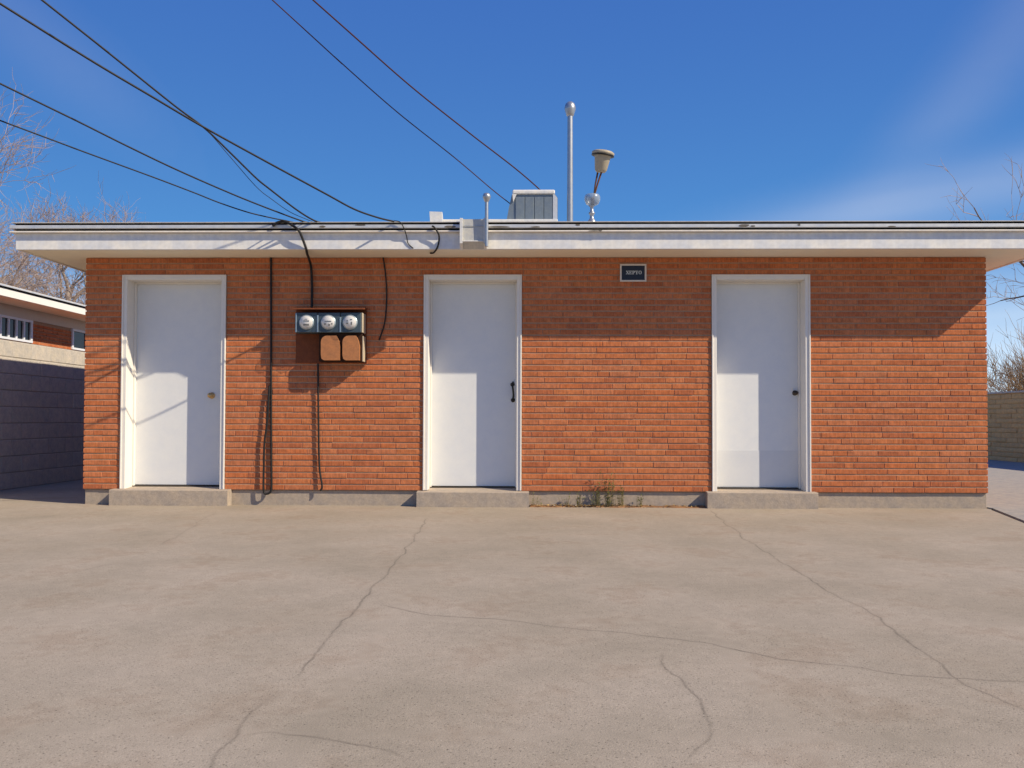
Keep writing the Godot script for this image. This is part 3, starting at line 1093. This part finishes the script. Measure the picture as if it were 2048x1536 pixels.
# ---------------------------------------------------------------- things on the roof
func make_roof_things():
	# box hung over the roof's edge, with its own vent pipe
	var t := thing("roof_drain_box", "whitish sheet metal box hung over the fascia beside a short pipe", "drain box", Vector3(-0.535, 2.60, 0.482))
	var st := mb()
	prism(st, [Vector2(0.002, 0.155), Vector2(0.075, 0.150), Vector2(0.080, -0.068), Vector2(0.002, -0.118)], -0.098, 0.098, true)
	obj(st, "body", M.box_grey, t)
	for s in [-1, 1]:
		st = mb()
		var a: float = -0.125 if s < 0 else 0.0985
		prism(st, [Vector2(0.002, 0.160), Vector2(0.100, 0.156), Vector2(0.100, -0.082), Vector2(0.002, -0.128)], a, a + 0.0265, true)
		obj(st, "side_flange", M.duct_white, t)
	st = mb()
	box(st, Vector3(-0.096, 0.080, 0.0805), Vector3(0.096, 0.086, 0.085), 0.001)
	obj(st, "seam", M.galvanised, t)
	st = mb()
	box(st, Vector3(-0.097, -0.066, 0.081), Vector3(0.097, -0.056, 0.098), 0.002)
	obj(st, "lower_lip", M.duct_white, t)

	t = thing("vent_pipe", "short thin vent pipe with round cap beside the drain box", "pipe", Vector3(-0.408, 2.485, 0.60), "capped vent pipes")
	st = mb()
	lathe(st, Vector3.ZERO, [Vector2(0.0, 0.0), Vector2(0.0165, 0.0), Vector2(0.0165, 0.445), Vector2(0.0, 0.445)], 14, Basis.IDENTITY, false)
	obj(st, "shaft", M.galvanised, t)
	st = mb()
	lathe(st, Vector3(0, 0.415, 0), [Vector2(0.017, 0.0), Vector2(0.024, 0.012), Vector2(0.037, 0.040), Vector2(0.038, 0.058), Vector2(0.029, 0.078), Vector2(0.0, 0.090)], 18)
	obj(st, "cap", M.galvanised, t)

	t = thing("vent_pipe", "tall galvanised vent pipe with egg shaped cap right of the roof cooler", "pipe", Vector3(0.394, 2.735, 0.10), "capped vent pipes")
	st = mb()
	lathe(st, Vector3.ZERO, [Vector2(0.0, 0.0), Vector2(0.0305, 0.0), Vector2(0.0265, 1.175), Vector2(0.0, 1.175)], 18, Basis.IDENTITY, false)
	obj(st, "shaft", M.galvanised, t)
	st = mb()
	lathe(st, Vector3(0, 1.150, 0), [Vector2(0.027, 0.0), Vector2(0.036, 0.006), Vector2(0.040, 0.022), Vector2(0.054, 0.062), Vector2(0.056, 0.088), Vector2(0.046, 0.122), Vector2(0.026, 0.141), Vector2(0.0, 0.147)], 20)
	obj(st, "cap", M.galvanised, t)

	# low white curb and the cooler on it
	t = thing("roof_curb", "long low white curb on the roof under the cooler", "curb", Vector3(0, 2.735, 0))
	st = mb()
	box(st, Vector3(-0.93, 0.0, -0.75), Vector3(0.270, 0.109, 0.16), 0.004)
	obj(st, "platform", M.duct_white, t)
	t = thing("roof_slab", "small pale slab standing at the left end of the roof curb", "slab", Vector3(-0.915, 2.735, 0.17))
	st = mb()
	prism(st, [Vector2(-0.062, 0.0), Vector2(0.062, 0.0), Vector2(0.050, 0.168), Vector2(-0.075, 0.172)], 0.0, 0.05)
	obj(st, "panel", M.duct_white, t)

	t = thing("roof_cooler", "blue grey ribbed metal cooler unit with white top on the roof", "cooler", Vector3(0.022, 2.8445, -0.17))
	st = mb()
	prism(st, [Vector2(-0.258, 0.0), Vector2(0.25, 0.0), Vector2(0.25, 0.225), Vector2(0.225, 0.262), Vector2(-0.205, 0.262), Vector2(-0.235, 0.13)], -0.24, 0.262)
	obj(st, "housing", M.duct_metal, t)
	for k in 4:
		st = mb()
		var x0 := -0.168 + k * 0.094
		box(st, Vector3(x0, 0.004, 0.2625), Vector3(x0 + 0.088, 0.236, 0.272), 0.003)
		obj(st, "panel", M.duct_metal, t)
	st = mb()
	box(st, Vector3(-0.200, 0.2625, -0.25), Vector3(0.222, 0.305, 0.285), 0.010)
	obj(st, "lid", M.duct_white, t)
	st = mb()
	prism(st, [Vector2(-0.200, 0.262), Vector2(-0.158, 0.262), Vector2(-0.192, 0.185)], 0.2626, 0.280)
	obj(st, "bracket", M.duct_white, t)
	st = mb()
	prism(st, [Vector2(0.203, 0.004), Vector2(0.246, 0.004), Vector2(0.246, 0.222), Vector2(0.221, 0.258), Vector2(0.203, 0.258)], 0.2627, 0.276)
	obj(st, "corner_post", M.edge_metal, t)

	# old lamp: stem, glass bowl, and the shade knocked askew on two rods
	t = thing("roof_lamp", "old roof lamp with glass bowl and beige shade bent askew", "lamp", Vector3(0.610, 2.735, 0.10))
	st = mb()
	lathe(st, Vector3.ZERO, [Vector2(0.0, 0.0), Vector2(0.050, 0.0), Vector2(0.048, 0.085), Vector2(0.030, 0.118), Vector2(0.020, 0.130), Vector2(0.020, 0.165), Vector2(0.030, 0.172), Vector2(0.030, 0.188), Vector2(0.018, 0.196), Vector2(0.016, 0.240), Vector2(0.034, 0.256), Vector2(0.0, 0.256)], 18)
	obj(st, "stem", M.galvanised, t)
	st = mb()
	lathe(st, Vector3(0.005, 0.254, 0), [Vector2(0.030, 0.0), Vector2(0.062, 0.018), Vector2(0.078, 0.055), Vector2(0.079, 0.085), Vector2(0.070, 0.108), Vector2(0.066, 0.110), Vector2(0.066, 0.106), Vector2(0.074, 0.084), Vector2(0.073, 0.056), Vector2(0.058, 0.022), Vector2(0.0, 0.006)], 22)
	obj(st, "glass_bowl", M.dusty_glass, t)
	st = mb()
	lathe(st, Vector3(0.008, 0.262, 0), [Vector2(0.0, 0.0), Vector2(0.017, 0.0), Vector2(0.019, 0.045), Vector2(0.012, 0.075), Vector2(0.0, 0.080)], 12)
	obj(st, "socket", M.rust, t)
	for e in [[0.058, 0.585], [0.098, 0.600]]:
		st = mb()
		tube(st, [Vector3(0.018, 0.330, 0.0), Vector3(lerp(0.018, e[0], 0.5) - 0.004, 0.46, 0.0), Vector3(e[0], e[1], 0.0)], 0.0075, 0.010, 8)
		obj(st, "rod", M.rust, t)
	st = mb()
	var tilt := Basis(Vector3.BACK, -0.13) * Basis(Vector3.RIGHT, 0.10)
	lathe(st, Vector3(0.086, 0.590, 0.0), [Vector2(0.0, 0.0), Vector2(0.045, 0.0), Vector2(0.060, 0.020), Vector2(0.080, 0.150), Vector2(0.084, 0.160), Vector2(0.110, 0.166), Vector2(0.112, 0.190), Vector2(0.095, 0.202), Vector2(0.0, 0.212)], 26, tilt)
	obj(st, "shade", M.shade_beige, t)
	st = mb()
	lathe(st, Vector3(0.086, 0.590, 0.0), [Vector2(0.0825, 0.1545), Vector2(0.1125, 0.158), Vector2(0.1125, 0.1655), Vector2(0.0845, 0.1615)], 26, tilt)
	obj(st, "rim_gasket", M.iron_black, t)

# ---------------------------------------------------------------- meters and cables
func make_meter_panel():
	var t := thing("electric_meter_panel", "three round electric meters in blue grey boxes on a brown wall panel", "meter panel", Vector3(-1.995, 1.70, 0.0))
	var ox := 1.995
	var oy := -1.70
	var st := mb()
	box(st, Vector3(-2.352 + ox, 1.43 + oy, 0.002), Vector3(-1.640 + ox, 1.985 + oy, 0.020), 0.002)
	obj(st, "backboard", M.panel_brown, t)
	st = mb()
	prism(st, [Vector2(0.0205, 1.985 + oy), Vector2(0.215, 1.958 + oy), Vector2(0.215, 1.944 + oy), Vector2(0.0205, 1.970 + oy)], -2.348 + ox, -1.632 + ox, true)
	obj(st, "hood", M.panel_brown, t)
	var xs := [-2.320, -2.093, -1.868, -1.662]
	for k in 3:
		var a: float = xs[k] + ox
		var b: float = xs[k + 1] + ox
		st = mb()
		box(st, Vector3(a + 0.002, 1.719 + oy, 0.0205), Vector3(b - 0.002, 1.918 + oy, 0.180), 0.006)
		var bx := obj(st, "meter_box", M.meter_blue, t)
		if k < 3:
			st = mb()
			box(st, Vector3(a + (0.008 if k == 0 else -0.007), 1.722 + oy, 0.1805), Vector3(a + (0.020 if k == 0 else 0.008), 1.912 + oy - 0.02 * k, 0.187), 0.002)
			obj(st, "edge_strip", M.meter_edge, bx)
		var c := Vector3((a + b) * 0.5 + (0.004 if k == 0 else -0.006), 1.820 + oy, 0.1805)
		st = mb()
		lathe(st, c, [Vector2(0.074, 0.0), Vector2(0.074, 0.010), Vector2(0.064, 0.013)], 28, Basis(Vector3.RIGHT, PI / 2))
		obj(st, "ring", M.meter_edge, bx)
		st = mb()
		lathe(st, c, [Vector2(0.064, 0.013), Vector2(0.062, 0.020), Vector2(0.0, 0.021)], 28, Basis(Vector3.RIGHT, PI / 2))
		var face := obj(st, "dial_face", M.dial_face, bx)
		face.set_meta("label", "pale round meter dial with dark marks")
		st = mb()
		var z := c.z + 0.0215
		# register window, little dials, nameplate: dark marks that differ a little from meter to meter
		if k == 0:
			box(st, Vector3(c.x - 0.026, c.y + 0.006, z), Vector3(c.x + 0.030, c.y + 0.017, z + 0.002))
			box(st, Vector3(c.x - 0.028, c.y - 0.034, z), Vector3(c.x + 0.030, c.y - 0.019, z + 0.002))
			box(st, Vector3(c.x - 0.014, c.y + 0.028, z), Vector3(c.x + 0.014, c.y + 0.032, z + 0.002))
		elif k == 1:
			box(st, Vector3(c.x - 0.034, c.y + 0.004, z), Vector3(c.x + 0.034, c.y + 0.013, z + 0.002))
			box(st, Vector3(c.x - 0.038, c.y - 0.026, z), Vector3(c.x - 0.020, c.y - 0.012, z + 0.002))
			box(st, Vector3(c.x + 0.004, c.y - 0.036, z), Vector3(c.x + 0.020, c.y - 0.018, z + 0.002))
			box(st, Vector3(c.x + 0.036, c.y - 0.022, z), Vector3(c.x + 0.046, c.y - 0.008, z + 0.002))
		else:
			box(st, Vector3(c.x - 0.032, c.y + 0.006, z), Vector3(c.x - 0.018, c.y + 0.020, z + 0.002))
			box(st, Vector3(c.x - 0.034, c.y - 0.020, z), Vector3(c.x - 0.016, c.y - 0.004, z + 0.002))
			box(st, Vector3(c.x + 0.004, c.y + 0.022, z), Vector3(c.x + 0.024, c.y + 0.030, z + 0.002))
			box(st, Vector3(c.x + 0.012, c.y - 0.026, z), Vector3(c.x + 0.023, c.y + 0.004, z + 0.002))
		obj(st, "dial_marks", M.dial_mark, face)
		st = mb()
		lathe(st, c, [Vector2(0.063, 0.024), Vector2(0.060, 0.048), Vector2(0.052, 0.060), Vector2(0.030, 0.067), Vector2(0.0, 0.069)], 28, Basis(Vector3.RIGHT, PI / 2))
		obj(st, "glass_dome", M.clear_glass, bx)
	st = mb()
	box(st, Vector3(-1.660 + ox, 1.722 + oy, 0.0206), Vector3(-1.650 + ox, 1.916 + oy, 0.176), 0.002)
	obj(st, "end_cap", M.meter_cream, t)
	# lower box with two rounded breaker covers
	st = mb()
	box(st, Vector3(-2.090 + ox, 1.436 + oy, 0.0207), Vector3(-1.660 + ox, 1.7185 + oy, 0.135), 0.004)
	obj(st, "breaker_box", M.panel_dark, t)
	st = mb()
	box(st, Vector3(-1.6595 + ox, 1.438 + oy, 0.0208), Vector3(-1.650 + ox, 1.690 + oy, 0.130), 0.002)
	obj(st, "end_cap", M.meter_cream, t)
	for c in [[-2.062, -1.874, 0.05], [-1.848, -1.680, 0.035]]:
		var o := []
		var x0: float = c[0] + ox
		var x1: float = c[1] + ox
		for k in 5:
			var a := PI - k * PI / 8.0
			o.append(Vector2(x0 + 0.06 + cos(a) * 0.06, 1.630 + oy + sin(a) * 0.06))
		o.append_array([Vector2(x1 - 0.035, 1.690 + oy), Vector2(x1 - 0.012, 1.640 + oy), Vector2(x1, 1.585 + oy), Vector2(x1, 1.447 + oy), Vector2(x0 + 0.03, 1.447 + oy), Vector2(x0 + 0.008, 1.462 + oy), Vector2(x0, 1.50 + oy)])
		st = mb()
		prism(st, o, 0.1355, 0.172)
		obj(st, "breaker_cover", M.cover_orange, t)

func cable(called: String, label: String, pts: Array, r: float, m, group: String, per := 6, cat := "cable"):
	var st := mb()
	tube(st, spline(pts, per), r, r, 8)
	var o := obj(st, called, m, self)
	tag(o, label, cat, group)
	return o

func make_cables():
	var g := "black cables on the brick wall"
	cable("wall_cable", "black cable beside the leftmost door, looped up at its foot", [Vector3(-2.612, 2.492, 0.016), Vector3(-2.608, 2.0, 0.014), Vector3(-2.603, 1.56, 0.015), Vector3(-2.598, 1.0, 0.014), Vector3(-2.590, 0.45, 0.016), Vector3(-2.585, 0.20, 0.018), Vector3(-2.592, 0.140, 0.022), Vector3(-2.620, 0.118, 0.028), Vector3(-2.650, 0.122, 0.032), Vector3(-2.661, 0.18, 0.034), Vector3(-2.660, 0.40, 0.034), Vector3(-2.655, 0.62, 0.036), Vector3(-2.634, 0.80, 0.036), Vector3(-2.622, 0.98, 0.034), Vector3(-2.614, 1.20, 0.026)], 0.0105, M.cable_black, g)
	cable("wall_cable", "black cable hanging from under the meter panel to the foot of the wall", [Vector3(-2.124, 1.425, 0.03), Vector3(-2.122, 1.20, 0.026), Vector3(-2.119, 1.00, 0.024), Vector3(-2.112, 0.60, 0.022), Vector3(-2.100, 0.36, 0.024), Vector3(-2.078, 0.235, 0.030), Vector3(-2.074, 0.180, 0.032), Vector3(-2.092, 0.152, 0.026)], 0.0095, M.cable_black, g)
	cable("wall_cable", "black service cable from the roof edge over the fascia down to the meters", [Vector3(-2.452, 2.703, 0.496), Vector3(-2.405, 2.735, 0.500), Vector3(-2.333, 2.744, 0.500), Vector3(-2.261, 2.706, 0.500), Vector3(-2.198, 2.655, 0.502), Vector3(-2.164, 2.568, 0.475), Vector3(-2.142, 2.490, 0.445), Vector3(-2.155, 2.462, 0.36), Vector3(-2.185, 2.45, 0.18), Vector3(-2.200, 2.40, 0.045), Vector3(-2.196, 2.25, 0.018), Vector3(-2.194, 2.10, 0.018), Vector3(-2.192, 1.985, 0.03)], 0.0125, M.cable_black, g)
	cable("wall_cable", "thin black cable hanging loose between the meters and the middle door", [Vector3(-1.479, 2.493, 0.014), Vector3(-1.458, 2.366, 0.014), Vector3(-1.441, 2.164, 0.013), Vector3(-1.445, 1.963, 0.013), Vector3(-1.464, 1.812, 0.014), Vector3(-1.514, 1.661, 0.012)], 0.0072, M.cable_black, g)
	cable("fascia_cable", "black cable looping over the fascia left of the drain box", [Vector3(-0.930, 2.700, 0.497), Vector3(-0.905, 2.682, 0.500), Vector3(-0.868, 2.620, 0.484), Vector3(-0.868, 2.560, 0.470), Vector3(-0.885, 2.500, 0.462), Vector3(-0.930, 2.475, 0.35), Vector3(-0.975, 2.492, 0.24)], 0.0085, M.cable_black, "black cables on the fascia")
	cable("fascia_cable", "thin black wire end trailing down the fascia where the long wire lands", [Vector3(-1.293, 2.749, 0.500), Vector3(-1.235, 2.736, 0.502), Vector3(-1.195, 2.672, 0.492), Vector3(-1.176, 2.600, 0.458), Vector3(-1.165, 2.545, 0.448), Vector3(-1.115, 2.498, 0.446)], 0.0048, M.cable_black, "black cables on the fascia")

func make_wires():
	var g := "overhead wires running to the roof"
	var w := [
		["long black overhead wire landing right of the meters at the roof edge", [Vector3(-11.000, 7.643, 10.000), Vector3(-7.322, 5.678, 6.401), Vector3(-3.644, 3.712, 2.801), Vector3(-3.420, 3.593, 2.582), Vector3(-3.179, 3.468, 2.346), Vector3(-2.919, 3.344, 2.092), Vector3(-2.639, 3.211, 1.817), Vector3(-2.296, 3.065, 1.482), Vector3(-1.825, 2.872, 1.021), Vector3(-1.610, 2.785, 0.810), Vector3(-1.426, 2.750, 0.631), Vector3(-1.293, 2.743, 0.500)], 0.0082, M.cable_black],
		["black overhead wire that crosses the long wire and drops steeply to the roof", [Vector3(-11.000, 9.475, 10.000), Vector3(-7.345, 6.749, 6.114), Vector3(-3.690, 4.023, 2.228), Vector3(-3.466, 3.856, 1.989), Vector3(-3.268, 3.706, 1.779), Vector3(-2.986, 3.492, 1.479), Vector3(-2.805, 3.367, 1.286), Vector3(-2.639, 3.205, 1.110), Vector3(-2.473, 3.038, 0.934), Vector3(-2.380, 2.965, 0.835), Vector3(-2.195, 2.830, 0.638), Vector3(-2.065, 2.759, 0.500)] + [Vector3(-2.00, 2.752, 0.42)], 0.0080, M.cable_black],
		["thin slack wire hanging just below the crossing of two overhead wires", [Vector3(-3.061, 3.550, 1.504), Vector3(-2.820, 3.377, 1.246), Vector3(-2.670, 3.199, 1.086), Vector3(-2.487, 2.973, 0.890), Vector3(-2.376, 2.885, 0.771), Vector3(-2.248, 2.803, 0.634), Vector3(-2.123, 2.764, 0.500)] + [Vector3(-2.07, 2.752, 0.42)], 0.0030, M.cable_black],
		["third overhead wire from the top at the left edge of the photo", [Vector3(-11.000, 6.073, 10.000), Vector3(-7.459, 4.705, 6.178), Vector3(-3.919, 3.337, 2.356), Vector3(-3.564, 3.200, 1.973), Vector3(-3.303, 3.094, 1.691), Vector3(-3.019, 2.987, 1.385), Vector3(-2.710, 2.888, 1.052), Vector3(-2.474, 2.823, 0.797), Vector3(-2.199, 2.759, 0.500)] + [Vector3(-2.13, 2.754, 0.42)], 0.0068, M.cable_black],
		["lowest overhead wire at the left edge of the photo", [Vector3(-11.000, 4.794, 10.000), Vector3(-7.480, 3.941, 6.142), Vector3(-3.960, 3.088, 2.284), Vector3(-3.604, 3.001, 1.893), Vector3(-3.202, 2.908, 1.453), Vector3(-2.945, 2.844, 1.170), Vector3(-2.778, 2.798, 0.987), Vector3(-2.589, 2.763, 0.781), Vector3(-2.426, 2.754, 0.602), Vector3(-2.333, 2.754, 0.500)] + [Vector3(-2.27, 2.753, 0.43)], 0.0056, M.cable_black],
		["thin brown overhead wire ending at the left side of the roof cooler", [Vector3(-11.000, 10.659, 10.000), Vector3(-6.546, 7.459, 5.866), Vector3(-2.092, 4.258, 1.733), Vector3(-1.649, 3.941, 1.322), Vector3(-1.209, 3.643, 0.914), Vector3(-0.719, 3.360, 0.459), Vector3(-0.384, 3.147, 0.148), Vector3(-0.224, 3.055, 0.000)] + [Vector3(-0.188, 3.035, -0.03)], 0.0050, M.cable_rust],
		["rusty brown overhead wire ending on top of the roof cooler", [Vector3(-11.000, 10.275, 10.000), Vector3(-6.388, 7.280, 5.839), Vector3(-1.776, 4.284, 1.677), Vector3(-1.503, 4.106, 1.431), Vector3(-1.062, 3.823, 1.033), Vector3(-0.568, 3.552, 0.586), Vector3(-0.165, 3.342, 0.223), Vector3(0.082, 3.191, 0.000)] + [Vector3(0.105, 3.152, -0.025)], 0.0066, M.cable_rust]]
	for k in w.size():
		cable("overhead_wire", w[k][0], w[k][1], w[k][2], w[k][3], g, 8, "wire")

func make_sign():
	var t := thing("wall_sign", "small navy sign in a pale frame high on the brick wall", "sign", Vector3(1.0295, 2.3365, 0.0))
	var st := mb()
	box(st, Vector3(-0.118, -0.076, 0.003), Vector3(0.118, 0.076, 0.014))
	obj(st, "plate", M.sign_navy, t)
	st = mb()
	box(st, Vector3(-0.132, 0.0725, 0.002), Vector3(0.132, 0.088, 0.022), 0.002)
	box(st, Vector3(-0.132, -0.088, 0.002), Vector3(0.132, -0.0725, 0.022), 0.002)
	box(st, Vector3(-0.132, -0.072, 0.002), Vector3(-0.115, 0.072, 0.022), 0.002)
	box(st, Vector3(0.115, -0.072, 0.002), Vector3(0.132, 0.072, 0.022), 0.002)
	obj(st, "frame", M.sign_frame, t)
	var tm := TextMesh.new()
	var f := SystemFont.new()
	f.font_names = PackedStringArray(["Droid Serif"])
	f.font_weight = 700
	tm.font = f
	tm.text = "XEPYO"
	tm.font_size = 32
	tm.pixel_size = 0.00145
	tm.depth = 0.002
	var o := inst(tm, "lettering", M.sign_ink, t)
	o.position = Vector3(0.006, 0.002, 0.0155)

# ---------------------------------------------------------------- weeds
func weed(at: Vector3, h: float, stems: int, leafy: float, label: String):
	var t := thing("weed", label, "weed", at, "weeds at the foot of the wall")
	var ss := mb()
	var ls := mb()
	for k in stems:
		var a := rng.randf() * TAU
		var lean := rng.randf_range(0.05, 0.42)
		var hh := h * rng.randf_range(0.45, 1.0)
		var base := Vector3(rng.randfn(0, 0.02), 0, rng.randf_range(-0.008, 0.012))
		var tip := base + Vector3(cos(a) * lean * hh, hh, abs(sin(a)) * lean * hh * 0.45)
		var mid := base.lerp(tip, 0.5) - Vector3(cos(a), 0, 0) * hh * 0.06
		var p := spline([base, mid, tip], 3)
		tube(ss, p, 0.0018, 0.0007, 3, false)
		for i in range(1, p.size()):
			if rng.randf() > leafy:
				continue
			for e in 2:
				var b := rng.randf() * TAU
				var d := Vector3(cos(b), rng.randf_range(0.1, 0.8), sin(b) * 0.6).normalized()
				var l := rng.randf_range(0.012, 0.030)
				var side := d.cross(Vector3.UP).normalized() * l * 0.22
				var q: Vector3 = p[i]
				var m := q + d * l * 0.5 + Vector3(0, 0.002, 0)
				var away := q - Vector3(0, 1, 0)
				tri(ls, q, m + side, m - side, away)
				tri(ls, m + side, q + d * l, m - side, away)
	obj(ss, "stems", M.weed_stem, t)
	obj(ls, "leaves", M.weed_leaf, t)

func make_weeds():
	rng.seed = 99
	weed(Vector3(0.79, 0.006, 0.032), 0.36, 26, 0.75, "tallest green weed in the middle of the soil strip")
	weed(Vector3(0.66, 0.006, 0.028), 0.25, 20, 0.55, "bushy weed just left of the tallest weed")
	weed(Vector3(0.92, 0.006, 0.026), 0.22, 18, 0.6, "leafy weed just right of the tallest weed")
	weed(Vector3(0.50, 0.006, 0.030), 0.17, 14, 0.35, "thin dry weed left of the bushy weed")
	weed(Vector3(0.36, 0.006, 0.026), 0.14, 9, 0.3, "short sparse weed well left of the bushy weed")
	weed(Vector3(1.10, 0.006, 0.030), 0.17, 10, 0.35, "thin weed at the right end of the weed row")
	weed(Vector3(0.07, 0.006, 0.028), 0.13, 7, 0.45, "tiny weed beside the middle doorstep")
	# dead leaves and straw
	var groups := [mb(), mb(), mb()]
	for k in 420:
		var x := rng.randf_range(0.02, 1.72)
		if rng.randf() < 0.45:
			x = clamp(rng.randfn(0.55, 0.25), 0.02, 1.7)
		var z := absf(rng.randfn(0.02, 0.035)) - 0.005
		var s := rng.randf_range(0.006, 0.020)
		var a := rng.randf() * TAU
		var u := Vector3(cos(a), rng.randf_range(-0.25, 0.35), sin(a)) * s
		var v := Vector3(-sin(a), rng.randf_range(-0.1, 0.5), cos(a)) * s * rng.randf_range(0.18, 0.55)
		var c := Vector3(x, 0.014 + rng.randf() * 0.010, z)
		var st: SurfaceTool = groups[0 if rng.randf() < 0.6 else (1 if rng.randf() < 0.5 else 2)]
		quad(st, c - u, c - v, c + u, c + v, c - Vector3.UP)
		quad(st, c - u - Vector3(0, 0.001, 0), c - v - Vector3(0, 0.001, 0), c + u - Vector3(0, 0.001, 0), c + v - Vector3(0, 0.001, 0), c + Vector3.UP)
	var am := ArrayMesh.new()
	for k in 3:
		groups[k].generate_normals()
		groups[k].commit(am)
		am.surface_set_material(k, M[["litter_straw", "litter_pale", "litter_dark"][k]])
	var o := inst(am, "leaf_litter", null, self)
	o.set_meta("kind", "stuff")
	tag(o, "dead leaves and straw on the soil strip", "leaf litter")
